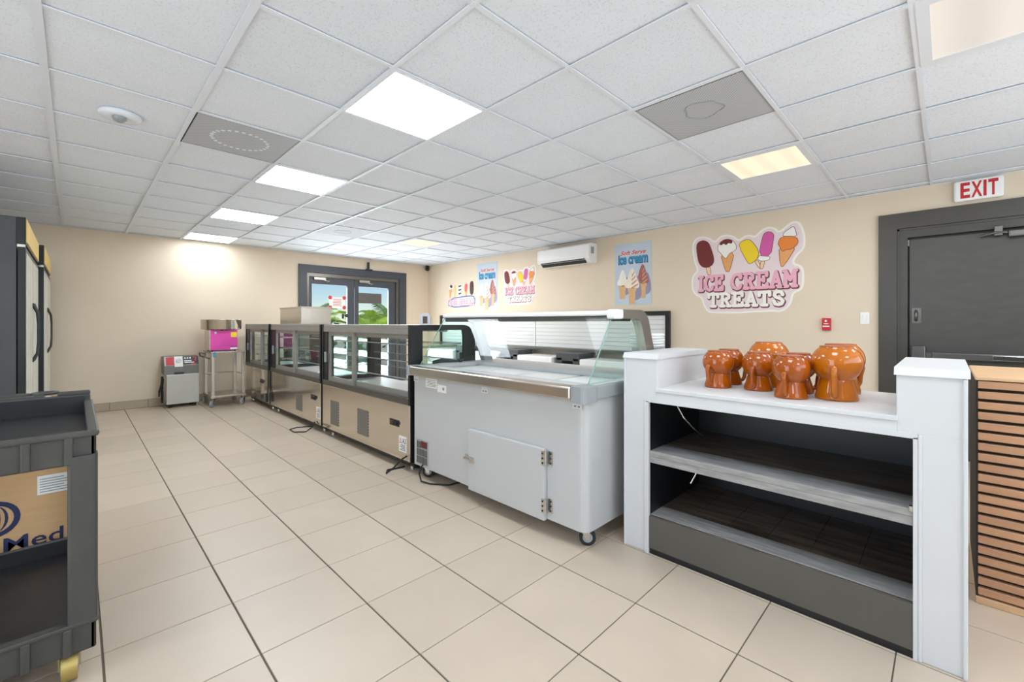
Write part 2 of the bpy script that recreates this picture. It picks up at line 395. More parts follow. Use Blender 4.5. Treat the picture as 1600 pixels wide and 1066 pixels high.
# walls
struct('wall_right', MB().box(XW, XW+.15, -.87, .37, 2.13, H+.25).box(XW, XW+.15, .37, YB+.15, -.1, H+.25).box(XW, XW+.15, YF-.15, -.87, -.1, H+.25), WALL, 'beige painted wall with the ice cream posters', 'wall')
struct('wall_back', MB().box(XL-.15, 2.9, YB, YB+.15, -.1, H+.25).box(4.85, XW, YB, YB+.15, -.1, H+.25).box(2.9, 4.85, YB, YB+.15, 2.16, H+.25), WALL, 'beige painted wall with the glass double door', 'wall')
struct('wall_left', MB().box(XL-.15, XL, YF-.15, -1.6, -.1, H+.25).box(XL-.15, XL, 4.4, YB+.15, -.1, H+.25).box(XL-.15, XL, -1.6, 4.4, -.1, .4).box(XL-.15, XL, -1.6, 4.4, 2.3, H+.25), WALL, 'beige wall behind the tall coolers', 'wall')
struct('wall_front', MB().box(XL, -.7, YF-.15, YF, -.1, H+.25).box(4.9, XW, YF-.15, YF, -.1, H+.25).box(-.7, 4.9, YF-.15, YF, -.1, .4).box(-.7, 4.9, YF-.15, YF, 2.3, H+.25), WALL, 'beige wall behind the photographer', 'wall')
bb = struct('baseboard_back', MB().box(XL, 2.79, YB-.006, YB, 0, .115), GROUT, 'tan tile baseboard along the back wall', 'baseboard')
x = XL
while x < 2.78:
    part('base_tile', RB(x+.002, min(x+.409, 2.788), YB-.014, YB-.004, .002, .113, .002, 1), BASET, bb); x += .4109
bb = struct('baseboard_right', B(XW-.006, XW, .47, YB, 0, .115), GROUT, 'tan tile baseboard along the right wall', 'baseboard')
y = .472
while y < YB-.05:
    part('base_tile', RB(XW-.014, XW-.004, y+.002, min(y+.409, YB-.016), .002, .113, .002, 1), BASET, bb); y += .4109

# ceiling: slab, tiles, grid bars
ceil = struct('ceiling', B(XL-.15, XW+.15, YF-.15, YB+.15, H+.2, H+.3), CTILE, 'suspended ceiling of white square acoustic tiles', 'ceiling')
LIGHTS = {(2, 2): 'w', (2, 5): 'f', (2, 8): 'f', (2, 11): 'w', (2, -1): 'w', (2, -4): 'w', (6, 0): 'y', (6, 8): 'y', (4, -2): 'd', (6, -3): 'w', (-2, -4): 'w', (-3, 2): 'w', (-3, 5): 'w', (-3, 8): 'w', (-3, 11): 'w'}  # unseen cells behind, left and far right are added fill lights
VENTS = {(1, 4): 1, (4, 0): 2, (4, 8): 3}
ci0, ci1, cj0, cj1 = -4, 10, -5, 13
ctc = {}
def cell(i, j): return max(GX+GP*i, XL), min(GX+GP*(i+1), XW), max(GY+GP*j, YF), min(GY+GP*(j+1), YB)
for i in range(ci0, ci1):
    for j in range(cj0, cj1):
        x0, x1, y0, y1 = cell(i, j)
        if x1-x0 < .02 or y1-y0 < .02 or (i, j) in LIGHTS or (i, j) in VENTS: continue
        k = (round(x1-x0, 3), round(y1-y0, 3))
        if k not in ctc: ctc[k] = MB().box(-k[0]/2, k[0]/2, -k[1]/2, k[1]/2, 0, .015).mesh('ceiling_tile', CTILE)
        o = bpy.data.objects.new('ceiling_tile', ctc[k]); o.location = ((x0+x1)/2, (y0+y1)/2, H+random.uniform(.004, .008)); link(o, ceil)
for i in range(ci0, ci1):
    xx = GX+GP*i; wd = .016 if i in (0, 1, 4, 6) else .011
    if XL < xx < XW: part('grid_bar', B(xx-wd, xx+wd, YF, YB, H-.006, H+.001), TBAR, ceil)
for j in range(cj0, cj1):
    yy = GY+GP*j
    if YF < yy < YB: part('grid_bar', B(XL, XW, yy-.011, yy+.011, H-.005, H+.0006), TBAR, ceil)
for a in [(XL, XL+.02, YF, YB), (XW-.02, XW, YF, YB), (XL, XW, YF, YF+.02), (XL, XW, YB-.02, YB)]:
    part('wall_angle', B(*a, H-.004, H+.0004), TBAR, ceil)

# back double glass door (door_1)
d1 = thing('door_1', 'dark framed glass double door in the back wall', 'door', (3.86, YB, 0), kind='structure')
part('casing', MB().box(2.79, 2.93, YB-.035, YB+.02, 0, 2.262).box(4.80, 4.955, YB-.035, YB+.02, 0, 2.262).box(2.93, 4.80, YB-.035, YB+.02, 2.125, 2.262), NAVY, d1)
part('door_frame', MB().box(2.93, 2.975, YB-.0, YB+.12, 0, 2.125).box(4.735, 4.80, YB, YB+.12, 0, 2.125).box(2.975, 4.735, YB, YB+.12, 2.06, 2.125), STEELD, d1)
for x0, x1, gx0, gx1, hx in [(2.98, 3.835, 3.035, 3.70, 3.77), (3.845, 4.73, 3.925, 4.575, 3.885)]:
    lf = part('door_leaf', MB().box(x0, gx0, YB+.03, YB+.075, .01, 2.055).box(gx1, x1, YB+.03, YB+.075, .01, 2.055).box(gx0, gx1, YB+.03, YB+.075, 1.925, 2.055).box(gx0, gx1, YB+.03, YB+.075, .01, .26), NAVY, d1)
    part('pane', B(gx0, gx1, YB+.05, YB+.056, .26, 1.925), DOORGL, lf)
    part('push_bar', MB().cyl((gx0+.02, YB-.01, 1.0), (gx1-.02, YB-.01, 1.0), .014).box(gx0, gx0+.04, YB-.02, YB+.03, .97, 1.03).box(gx1-.04, gx1, YB-.02, YB+.03, .97, 1.03), CHROME, lf)
    part('door_closer', MB().rbox(x0+.08, x0+.3, YB-.012, YB+.03, 2.0, 2.05, .008).tube([(x0+.27, YB+.005, 2.0), (x0+.37, YB-.02, 1.985), (x0+.30, YB-.02, 1.965)], .007), CHROME, lf)
def onback(dep): return lambda s, t, d: (s, YB+.05-d, t)
fb = onback(0)
pn = thing('paper_notice', 'white paper notice with four red round marks on the glass door', 'notice', (3.5, YB+.05, 1.48))
part('sheet', MB().mapped([(3.36, 1.49), (3.66, 1.49), (3.66, 1.70), (3.36, 1.70)], fb, .001, .0025), PAPER, pn)
for a in (3.375, 3.645):
    for b in (1.505, 1.69): part('red_mark', MB().mapped([(a+.036*math.cos(k*PI/8), b+.036*math.sin(k*PI/8)) for k in range(16)], fb, .003, .004), REDINK, pn)
ln = MB()
for k in range(5): ln.mapped([(3.43, 1.655-.03*k), (3.59, 1.655-.03*k), (3.59, 1.664-.03*k), (3.43, 1.664-.03*k)], fb, .003, .004)
part('text_line', ln, REDINK, pn)
single('dark_sign', MB().mapped([(3.93, 1.60), (4.42, 1.60), (4.42, 1.805), (3.93, 1.805)], fb, .002, .008), STEELD, 'blank dark rectangular sign seen from behind on the right glass leaf', 'sign', (4.17, YB+.05, 1.6))
kp = thing('door_lock_pad', 'black oval lock pad on the left glass leaf of the double door', 'lock', (3.66, YB+.03, 1.27))
part('body', MB().lathe([(.001, -.02), (.03, -.02), (.036, -.01), (.036, 0)], (3.675, YB+.03, 1.35), 16, axis='y').rbox(3.585, 3.63, YB+.02, YB+.045, 1.29, 1.39, .006), BLACKP, kp)

# exit door in the right wall (door_2)
d2 = thing('door_2', 'dark grey painted exit door with push bar in the right wall', 'door', (XW, -.25, 0), kind='structure')
part('casing', MB().box(XW-.03, XW+.02, .336, .471, 0, 2.245).box(XW-.03, XW+.02, -.97, -.836, 0, 2.245).box(XW-.031, XW+.02, -.836, .336, 2.10, 2.245), TRIMP, d2)
part('door_frame', MB().box(XW-.012, XW+.1, .262, .336, 0, 2.10).box(XW-.012, XW+.1, -.836, -.762, 0, 2.10).box(XW-.012, XW+.1, -.762, .262, 2.01, 2.10)
     .box(XW-.02, XW-.006, .318, .334, 0, 2.10).box(XW-.02, XW-.006, -.836, .334, 2.078, 2.096).box(XW+.061, XW+.1, .215, .262, 0, 2.01).box(XW+.061, XW+.1, -.762, -.71, 0, 2.01).box(XW+.061, XW+.1, -.71, .215, 1.955, 2.01), TRIMP, d2)
lf = part('door_leaf', MB().rbox(XW+.015, XW+.06, -.756, .252, .008, 1.992, .003), DOORP, d2)
part('handle', MB().box(XW+.009, XW+.016, .17, .235, 1.21, 1.35).tube([(XW+.012, .205, 1.235), (XW-.03, .205, 1.25), (XW-.036, .205, 1.28), (XW-.03, .205, 1.31), (XW+.012, .205, 1.325)], .011), STEELD, lf)
part('push_bar', MB().rbox(XW-.055, XW+.014, -.70, .10, .885, .945, .008).rbox(XW-.065, XW+.014, .14, .235, .86, 1.0, .008).box(XW-.04, XW+.014, .09, .15, .90, .94), STEELD, lf)
part('push_pad', RB(XW-.062, XW-.053, -.68, -.27, .895, .935, .003), CHROME, lf)
part('door_closer', MB().rbox(XW-.05, XW+.014, -.62, -.36, 1.925, 1.985, .01).tube([(XW-.02, -.38, 1.965), (XW-.05, -.30, 1.975), (XW-.03, -.2, 1.955)], .010).rbox(XW-.045, XW-.01, -.33, -.28, 1.945, 2.03, .006), STEELD, lf)
part('hinge', MB().cyl((XW-.005, .257, 1.93), (XW-.005, .257, 1.985), .010), STEELD, lf)

# long service window with closed white shutters
w1 = thing('window_1', 'long black framed service window closed by white slatted shutters', 'window', (XW, 5.1, .80), kind='structure')
part('window_frame', MB().box(XW-.05, XW, 2.567, 7.63, 1.315, 1.37).box(XW-.05, XW, 2.567, 2.62, .80, 1.315).box(XW-.05, XW, 7.577, 7.63, .80, 1.315), BLACK, w1)
part('window_sill', B(XW-.16, XW, 2.567, 7.63, .775, .815), STEELD, w1)
for y0, y1 in [(2.62, 4.93), (4.955, 7.577)]:
    for k in range(8):
        z0 = .815+k*.0625; part('shutter_slat', RB(XW-.022, XW-.004, y0, y1, z0+.001, z0+.0615, .004, 1), SHUT, w1)
part('mullion', B(XW-.03, XW, 4.93, 4.955, .815, 1.315), SHUT, w1)

# windows added out of view, behind and beside the photographer, to carry daylight
def added_window(name, label, axis, c, a0, a1, n):
    t = thing(name, label, 'window', (c, (a0+a1)/2, .4) if axis == 'x' else ((a0+a1)/2, c, .4), kind='structure')
    f = MB(); st = (a1-a0)/n
    def bx(m, u0, u1, z0, z1, e): return m.box(c-.1, c-.1+e, u0, u1, z0, z1) if axis == 'x' else m.box(u0, u1, c-.1, c-.1+e, z0, z1)
    bx(f, a0, a1, .4, .46, .06); bx(f, a0, a1, 2.24, 2.3, .06)
    for k in range(n+1): bx(f, max(a0, a0+k*st-.03), min(a1, a0+k*st+.03), .46, 2.24, .06)
    part('window_frame', f, NAVY, t)
    for k in range(n): part('pane', bx(MB(), a0+k*st+.03, a0+(k+1)*st-.03, .46, 2.24, .006), DOORGL, t)
added_window('added_window_2', 'added unseen shop front window behind the photographer', 'y', YF, -.7, 4.9, 4)
added_window('added_window_3', 'added unseen side window left of the photographer', 'x', XL, -1.6, 4.4, 4)

# the ground outside the glass door
struct('ground', B(-30, 30, -30, 40, -.3, -.13), CONC, 'pale paved ground outside the glass door', 'ground')

# =================================================================== CEILING FIXTURES
LLAB = {(2, 2): 'largest bright white square ceiling panel light nearest the photographer', (2, 5): 'second white ceiling panel light in the row towards the back wall',
        (2, 8): 'third white ceiling panel light in the row towards the back wall', (2, 11): 'white ceiling panel light against the back wall',
        (2, -1): 'white ceiling panel light overhead behind the nearest one', (2, -4): 'added white ceiling panel light far behind the photographer in the row',
        (6, 0): 'warm yellow ceiling light near the big ice cream treats decal', (6, 8): 'small warm yellow ceiling light before the glass door',
        (4, -2): 'dim pinkish ceiling light in the top right corner', (6, -3): 'added white ceiling panel light over the slatted counter', (-3, 2): 'added white ceiling panel light left of the utility cart', (-3, 5): 'added white ceiling panel light behind the nearer tall cooler', (-3, 8): 'added white ceiling panel light behind the farther tall cooler', (-3, 11): 'added white ceiling panel light in the back left corner', (-2, -4): 'added white ceiling panel light left behind the photographer'}
for (i, j), k in LIGHTS.items():
    x0, x1, y0, y1 = cell(i, j)
    t = thing('ceiling_light', LLAB[(i, j)], 'ceiling light', ((x0+x1)/2, (y0+y1)/2, H-.008), 'square ceiling lights')
    e = .02 if k in 'wf' else .05
    part('frame', MB().box(x0+.008, x1-.008, y0+.008, y0+e, H-.007, H+.04).box(x0+.008, x1-.008, y1-e, y1-.008, H-.007, H+.04).box(x0+.008, x0+e, y0+e, y1-e, H-.007, H+.04).box(x1-e, x1-.008, y0+e, y1-e, H-.007, H+.04), TBAR, t)
    part('diffuser', B(x0+e, x1-e, y0+e, y1-e, H-.003, H+.004), {'w': L_WHITE, 'f': L_FAR, 'y': L_WARM, 'd': L_DIM}[k], t)
    if k not in 'wf':                                  # the tubes' own light below the yellowed diffuser
        a = bpy.data.lights.new('lamp', 'AREA'); a.shape = 'SQUARE'; a.size = .5; a.energy = {0: 9, 8: 50}[j] if k == 'y' else 8; a.color = (1, .97, .93)
        lo = bpy.data.objects.new('lamp', a); lo.location = (0, 0, -.008); link(lo, t)
VLAB = {1: 'grey ceiling vent with a ring of slots by the smoke detector', 2: 'grey stained ceiling vent nearest the warm light', 3: 'far grey ceiling vent in front of the glass door'}
for (i, j), k in VENTS.items():
    x0, x1, y0, y1 = cell(i, j); cx, cy = (x0+x1)/2, (y0+y1)/2
    t = thing('ceiling_vent', VLAB[k], 'vent', (cx, cy, H-.006), 'ceiling vents')
    part('panel', B(x0+.012, x1-.012, y0+.012, y1-.012, H-.004, H+.012), PERFC, t)
    part('frame', MB().box(x0+.01, x1-.01, y0+.01, y0+.018, H-.006, H+.01).box(x0+.01, x1-.01, y1-.018, y1-.01, H-.006, H+.01).box(x0+.01, x0+.018, y0+.01, y1-.01, H-.006, H+.01).box(x1-.018, x1-.01, y0+.01, y1-.01, H-.006, H+.01), GREYP, t)
    m = MB()
    if k == 1:
        for q in range(26):
            a = 2*PI*q/26; m.cyl((cx+.165*math.cos(a), cy+.165*math.sin(a), H-.0055), (cx+.165*math.cos(a), cy+.165*math.sin(a), H-.003), .012, n=8)
        part('slot_ring', m, CTILE, t)
    else:
        m.tube([(cx-.02+(.11+.012*math.sin(3*a))*math.cos(a), cy+(.10+.01*math.cos(5*a))*math.sin(a), H-.004) for a in [2*PI*q/30 for q in range(30)]], .0035, 6, closed=True)
        part('duct_ring', m, GREYP, t)
sd = thing('smoke_detector', 'white round smoke detector on the ceiling', 'smoke detector', (.19, 3.53, H-.06))
part('base', MB().lathe([(.001, H), (.098, H), (.10, H-.012), (.092, H-.026), (.05, H-.030), (.001, H-.03)], (.19, 3.53, 0), 32), TBAR, sd)
part('sensor', MB().lathe([(.034, H-.028), (.034, H-.04), (.026, H-.052), (.012, H-.06), (.001, H-.061)], (.185, 3.50, 0), 20), GREYP, sd)

# =================================================================== LARGE OBJECTS
def caster(parent, x, y, r, ztop, wheel=RUBBER, w=.022, ang=0., fork=CHROME):
    ca, sa = math.cos(ang), math.sin(ang)
    f = MB(); f.box(x-.026, x+.026, y-.026, y+.026, ztop-.006, ztop)
    ox, oy = x-ca*.014, y-sa*.014
    f.cyl((x, y, ztop-.006), (x, y, ztop-.018), .014, n=10)
    for s in (-1, 1):
        px, py = -sa*s*(w/2+.003), ca*s*(w/2+.003)
        f.add([(x+ca*.018+px, y+sa*.018+py, ztop-.016), (x-ca*.026+px, y-sa*.026+py, ztop-.016), (ox-ca*.01+px, oy-sa*.01+py, r-.012), (ox+ca*.008+px, oy+sa*.008+py, r-.012),
               (x+ca*.018+px*1.2, y+sa*.018+py*1.2, ztop-.016), (x-ca*.026+px*1.2, y-sa*.026+py*1.2, ztop-.016), (ox-ca*.01+px*1.2, oy-sa*.01+py*1.2, r-.012), (ox+ca*.008+px*1.2, oy+sa*.008+py*1.2, r-.012)],
              [(0, 1, 2, 3), (4, 7, 6, 5), (0, 4, 5, 1), (1, 5, 6, 2), (2, 6, 7, 3), (3, 7, 4, 0)])
    c = part('caster', f, fork, parent)
    a = Vector((ox-sa*(-w/2), oy+ca*(-w/2), r)); b = Vector((ox-sa*(w/2), oy+ca*(w/2), r))
    wh = MB().cyl(a, b, r, n=20); wh.cyl(a+(a-b)*.06, b+(b-a)*.06, r*.6, n=16, mi=1)
    part('wheel', wh, [wheel, GREYP], c)
    return c

# ---- dipping cabinet (ice cream freezer) -------------------------------------------------
CX0, CX1, CY0, CY1 = 1.90, 2.86, 1.345, 2.99
dc = thing('ice_cream_freezer', 'large pale grey ice cream dipping freezer with slanted glass guard', 'freezer', (2.3, 2.17, 0))
body = MB()
arc = [(CX0+.05-.05*math.cos(a), CY0+.05-.05*math.sin(a)) for a in [PI/2*k/6 for k in range(7)]]
poly = arc+[(CX1, CY0), (CX1, CY1), (CX0, CY1)]
body.prism(poly, 'z', .095, .62, smooth=False)
# hollow upper body: walls round the ice cream well
body.prism(arc+[(CX0+.10, CY0), (CX0+.10, CY1), (CX0, CY1)], 'z', .62, .845)
body.box(2.58, CX1, CY0, CY1, .62, .845).box(CX0+.10, 2.58, CY0, CY0+.07, .62, .845).box(CX0+.10, 2.58, CY1-.07, CY1, .62, .845)
part('body', body, CABW, dc)
part('well_liner', MB().box(CX0+.10, 2.58, CY0+.07, CY1-.07, .62, .63), WHITE, dc, 'white inner floor of the freezer well')
for k in range(4):
    y0 = CY0+.12+k*.36; part('lid', RB(2.02, 2.54, y0, y0+.33, .832, .844, .006), WHITEP, dc)
part('front_rail', RB(1.852, 1.93, CY0+.07, 3.0, .80, .872, .012, 3), STEEL, dc, 'brushed steel front rail')
part('rim', MB().box(1.93, 2.02, CY0-.01, 3.03, .845, .874).box(2.50, CX1, CY0-.01, 3.03, .845, .874).box(2.02, 2.50, CY0-.01, CY0+.07, .845, .874).box(2.02, 2.50, CY1-.07, 3.03, .845, .874), WHITE, dc)
part('corner_cap', RB(1.848, 1.98, CY0-.025, CY0+.075, .79, .876, .025, 3, edges='z'), GREYP, dc)
part('corner_cap', RB(1.848, 1.96, 2.985, 3.046, .80, .876, .025, 3, edges='z'), GREYP, dc)
part('side_rail', RB(1.97, CX1, CY0-.022, CY0+.002, .80, .874, .006, 2), GREYP, dc)
for yy in (1.40, 2.145, 2.96):
    b = part('rail_bracket', MB().prism([(yy-.032, .81), (yy+.032, .81), (yy+.03, .752), (yy-.03, .752)], 'x', CX0-.006, CX0), WHITE, dc)
    part('screw', MB().cyl((CX0-.009, yy-.013, .765), (CX0-.005, yy-.013, .765), .005, n=8), STEELD, b)
    part('screw', MB().cyl((CX0-.009, yy+.013, .765), (CX0-.005, yy+.013, .765), .005, n=8), STEELD, b)
dr = part('door', RB(CX0-.028, CX0, 1.615, 2.29, .088, .498, .006, 2), CABW, dc)
for zz in (.445, .175):
    hm = MB().box(CX0-.032, CX0-.027, 1.60, 1.632, zz-.04, zz+.04).box(CX0-.005, CX0-.001, 1.572, 1.60, zz-.04, zz+.04).cyl((CX0-.026, 1.605, zz-.042), (CX0-.026, 1.605, zz+.042), .007, n=10)
    for dy, fx in ((1.622, -.034), (1.584, -.007)):
        for dz in (-.027, 0, .027): hm.cyl((CX0+fx, dy, zz+dz), (CX0+fx+.003, dy, zz+dz), .0055, n=8, mi=1)
    part('hinge', hm, [CHROME, BLACK], dr)
part('latch', MB().rbox(CX0-.036, CX0-.027, 2.225, 2.275, .275, .315, .003).rbox(CX0-.04, CX0-.026, 2.255, 2.33, .288, .304, .004).rbox(CX0-.012, CX0, 2.30, 2.345, .278, .312, .003), CHROME, dr)
gr = part('vent_grille', RB(CX0-.006, CX0, 2.80, 2.957, .115, .305, .003), GREYP, dc)
for k in range(3):
    for q in range(7):
        if k == 2 and q < 4: continue
        yy = 2.81+q*.0205; z0 = .124+k*.058; part('grille_slot', B(CX0-.009, CX0-.005, yy, yy+.011, z0, z0+.05), STEELD, gr)
part('temperature_display', RB(CX0-.011, CX0-.005, 2.808, 2.885, .246, .298, .003), mat('display_red', (96, 18, 20), .3), gr, 'small dark red temperature display')
lb = part('rating_label', MB().box(CX0-.0015, CX0, 2.69, 2.83, .72, .79).box(CX0-.0015, CX0, 2.57, 2.68, .70, .755), PAPER, dc, 'small printed rating label')
m = MB(); fl = lambda s, t, d: (CX0-.0015-d, s, t)
for k in range(5): m.mapped([(2.70, .73+.011*k), (2.82-.012*(k % 2), .73+.011*k), (2.82-.012*(k % 2), .735+.011*k), (2.70, .735+.011*k)], fl, 0, .0004)
m.mapped([(2.605+.012*math.cos(a*PI/6), .728+.012*math.sin(a*PI/6)) for a in range(12)], fl, 0, .0004)
part('label_print', m, GREYINK, lb)
for cxx, cyy, an in ((1.965, 1.40, 2.25), (1.955, 2.90, 2.2), (2.78, 1.42, .4), (2.78, 2.9, 1.0)): caster(dc, cxx, cyy, .045, .095, ang=an)
# canopy, supports and glass
part('canopy_rail', MB().rbox(2.19, 2.46, CY0+.03, 3.02, 1.255, 1.285, .01, 2), WHITEP, dc)
part('canopy_channel', MB().rbox(2.215, 2.44, CY0+.045, 3.02, 1.222, 1.256, .006, 1), STEELD, dc)
part('canopy_end_cap', RB(2.18, 2.28, CY0+.0, CY0+.06, 1.235, 1.292, .012, 2), WHITEP, dc)
def support(y0, y1, front):
    outer = [(front, 1.292), (2.50, 1.292), (2.555, 1.272), (2.59, 1.23), (2.72, .872), (2.62, .872), (2.50, 1.20), (2.475, 1.228), (2.44, 1.238), (front, 1.238)]
    return MB().prism(outer, 'y', y0, y1)
part('canopy_support', support(CY0+.005, CY0+.06, 2.28), STEEL, dc)
part('canopy_support', support(2.965, 3.02, 2.36), GREYP, dc)
fg = MB(); yg0, yg1 = CY0+.045, 3.0
fg.add([(1.965, yg0, .874), (1.965, yg1, .874), (2.205, yg1, 1.25), (2.205, yg0, 1.25), (1.971, yg0, .874), (1.971, yg1, .874), (2.211, yg1, 1.25), (2.211, yg0, 1.25)],
       [(0, 1, 2, 3), (4, 7, 6, 5), (0, 3, 7, 4), (1, 5, 6, 2), (0, 4, 5, 1), (3, 2, 6, 7)])
part('front_glass', fg, GLASS, dc)
for yy in (CY0+.035, 3.005):
    part('end_glass', MB().prism([(1.975, .874), (2.21, 1.24), (2.44, 1.238), (2.50, 1.20), (2.62, .874)], 'y', yy-.003, yy+.003), GLASSG, dc)
    part('glass_edge', MB().tube([(1.965, yy, .874), (2.205, yy, 1.25)], .0035, 6), MATS.get('glass_edge') or mat('glass_edge', (120, 160, 150), .2), dc)
sc = thing('ice_cream_scoop', 'black scoop lying at the far end of the freezer rim', 'scoop', (2.25, 2.955, .874))
part('handle', MB().tube([(2.06, 2.965, .89), (2.14, 2.962, .90), (2.22, 2.958, .894), (2.30, 2.955, .885)], [.014, .018, .015, .008], 10), BLACKP, sc)
part('bowl', MB().lathe([(.001, 0), (.018, .003), (.028, .014), (.03, .03), (.026, .03), (.022, .012), (.001, .006)], (2.33, 2.955, .8745), 18), BLACKP, sc)
# stack of white tubs and lids on the back ledge
z = .874
single('white_tub', MB().lathe([(.001, z), (.085, z), (.10, z+.17), (.104, z+.17), (.104, z+.18), (.001, z+.18)], (2.745, 1.445, 0), 28), WHITE, 'white round tub under stacked lids behind the freezer glass', 'tub', (2.745, 1.445, z))
z += .18
for k in range(5):
    single('tub_lid', MB().lathe([(.001, z), (.11, z), (.112, z+.004), (.112, z+.012), (.106, z+.017), (.001, z+.017)], (2.745+.004*(-1)**k, 1.445, 0), 28), SHUT, ['lowest', 'second lowest', 'middle', 'second highest', 'topmost'][k]+' white lid of the stack behind the freezer glass', 'lid', (2.745, 1.445, z), 'stacked white lids'); z += .0175
single('freezer_power_cord', MB().tube([(1.893, 2.86, .12), (1.87, 2.86, .10), (1.852, 2.85, .06), (1.85, 2.82, .012), (1.875, 2.74, .007), (1.96, 2.62, .007), (2.1, 2.6, .007)], .006, 8), RUBBER, 'black power cord looping below the freezer vent', 'cord', (1.9, 2.7, 0))

# ---- display cases ----------------------------------------------------------------------
def arcpts(cx, cz, rx, rz, a0, a1, n): return [(cx+rx*math.cos(a0+(a1-a0)*k/n), cz+rz*math.sin(a0+(a1-a0)*k/n)) for k in range(n+1)]
def display_case(y0, y1, label, strip, split, vents, ctrl, sticker, frame_m):
    X0, X1, zt = 1.90, 2.58, 1.195
    t = thing('display_case', label, 'display case', ((X0+X1)/2, (y0+y1)/2, 0), 'refrigerated display cases')
    part('base_cabinet', MB().rbox(X0, X1, y0+.012, y1-.012, .085, .545, .006), STEELM, t)
    part('plinth', B(X0+.06, X1-.05, y0+.04, y1-.04, .03, .085), BLACK, t)
    for fx in (X0+.08, X1-.08):
        for fy in (y0+.1, y1-.1): part('foot', MB().cyl((fx, fy, 0), (fx, fy, .05), .022, .016, n=12), CHROME, t)
    part('top_panel', MB().rbox(X0, 2.42, y0+.03, y1-.03, 1.165, zt, .004), FRAMEM, t)
    part('upper_rail', MB().box(X0, X0+.055, y0+.03, y1-.03, 1.118, 1.166), frame_m, t)
    part('lower_rail', MB().rbox(X0-.006, X0+.09, y0+.03, y1-.03, .545, .60, .004), STEELD, t)
    part('deck', B(X0+.09, X1-.03, y0+.03, y1-.03, .545, .575), WHITE, t)
    for yy, s in ((y0, 1), (y1, -1)):
        a, b = (yy, yy+.03) if s > 0 else (yy-.03, yy)
        m = MB(); m.box(X0-.004, 2.015, a, b, .55, zt); m.box(2.015, 2.45, a, b, 1.15, zt).box(2.015, 2.5, a, b, .55, .62)
        m.prism([(2.45, .62), (2.45, 1.09)]+arcpts(2.36, 1.06, .09, .09, 0, PI/2, 5)[1:][:0]+[(2.44, 1.15), (2.44, zt)]+arcpts(2.44, 1.055, .14, .14, PI/2, 0, 8)+[(2.58, .55), (2.5, .55), (2.5, .62)], 'y', a, b)
        sp = part('side_panel', m, BLACK, t)
        part('side_glass', B(2.015, 2.45, (a+b)/2-.003, (a+b)/2+.003, .62, 1.15), GLASSG, sp)
        part('base_side', B(X0+.004, X1-.004, yy-.001 if s > 0 else yy-.011, yy+.011 if s > 0 else yy+.001, .085, .545), BLACK if s > 0 else STEELM, t)
    prof = arcpts(2.42, 1.055, .14, .13, PI/2, 0, 10)+[(2.56, .56)]
    pin = [(a-.006, b-.004) for a, b in prof][::-1]
    g = MB()
    n = len(prof); vs = [(a, y0+.03, b) for a, b in prof]+[(a, y1-.03, b) for a, b in prof]
    g.add(vs, [(k, k+1, n+k+1, n+k) for k in range(n-1)], 0, True)
    part('curved_glass', g, GLASS, t)
    for zz, dx in ((.72, 2.50), (.87, 2.48), (1.02, 2.44)):
        sh = part('shelf', MB().box(2.03, dx, y0+.04, y1-.04, zz, zz+.007), GLASS, t)
        part('shelf_edge', MB().box(2.024, 2.03, y0+.04, y1-.04, zz-.001, zz+.009).box(dx, dx+.006, y0+.04, y1-.04, zz-.001, zz+.009), GREYP, sh)
        for yy in (y0+.035, y1-.041): part('shelf_bracket', B(2.04, 2.40, yy, yy+.006, zz-.02, zz), CHROME, sh)
    part('light_tube', MB().cyl((2.30, y0+.06, 1.145), (2.30, y1-.06, 1.145), .012, n=10), WHITE, t)
    def slide(a, b, x, fw, handle_y, hm):
        zb, zc = .60, 1.118
        d = part('sliding_door', MB().box(x, x+.02, a, a+fw, zb, zc).box(x, x+.02, b-fw, b, zb, zc).box(x, x+.02, a+fw, b-fw, zb, zb+.045).box(x, x+.02, a+fw, b-fw, zc-.04, zc), frame_m, t)
        part('pane', B(x+.008, x+.013, a+fw, b-fw, zb+.045, zc-.04), GLASS, d)
        part('handle', RB(x-.012, x, handle_y-.012, handle_y+.012, .80, .89, .004), hm, d)
    yl = y1-.03
    part('channel', B(X0+.004, X0+.03, yl-strip, yl, .60, 1.118), BLACK, t)
    part('pull', MB().rbox(X0-.008, X0+.006, yl-strip*.55-.02, yl-strip*.55+.02, .79, .90, .004), GREYP, t)
    slide(split-.03, yl-strip, X0+.012, .04, yl-strip-.02, STEELD)
    slide(y0+.045, split+.03, X0+.036, .045, y0+.06, BLACK)
    for a, b, z0, z1 in vents: part('vent_grille', B(X0-.003, X0, a, b, z0, z1), PERF, t)
    if ctrl:
        c = part('control_panel', RB(X0-.004, X0, ctrl-.075, ctrl+.075, .345, .40, .002), BLACKP, t)
        for k in range(2): part('knob', MB().cyl((X0-.02, ctrl-.045+.045*k, .372), (X0-.003, ctrl-.045+.045*k, .372), .017, n=14), BLACK, c)
        part('readout', B(X0-.0055, X0-.003, ctrl+.025, ctrl+.065, .36, .386), mat('display_red', (96, 18, 20), .3), c)
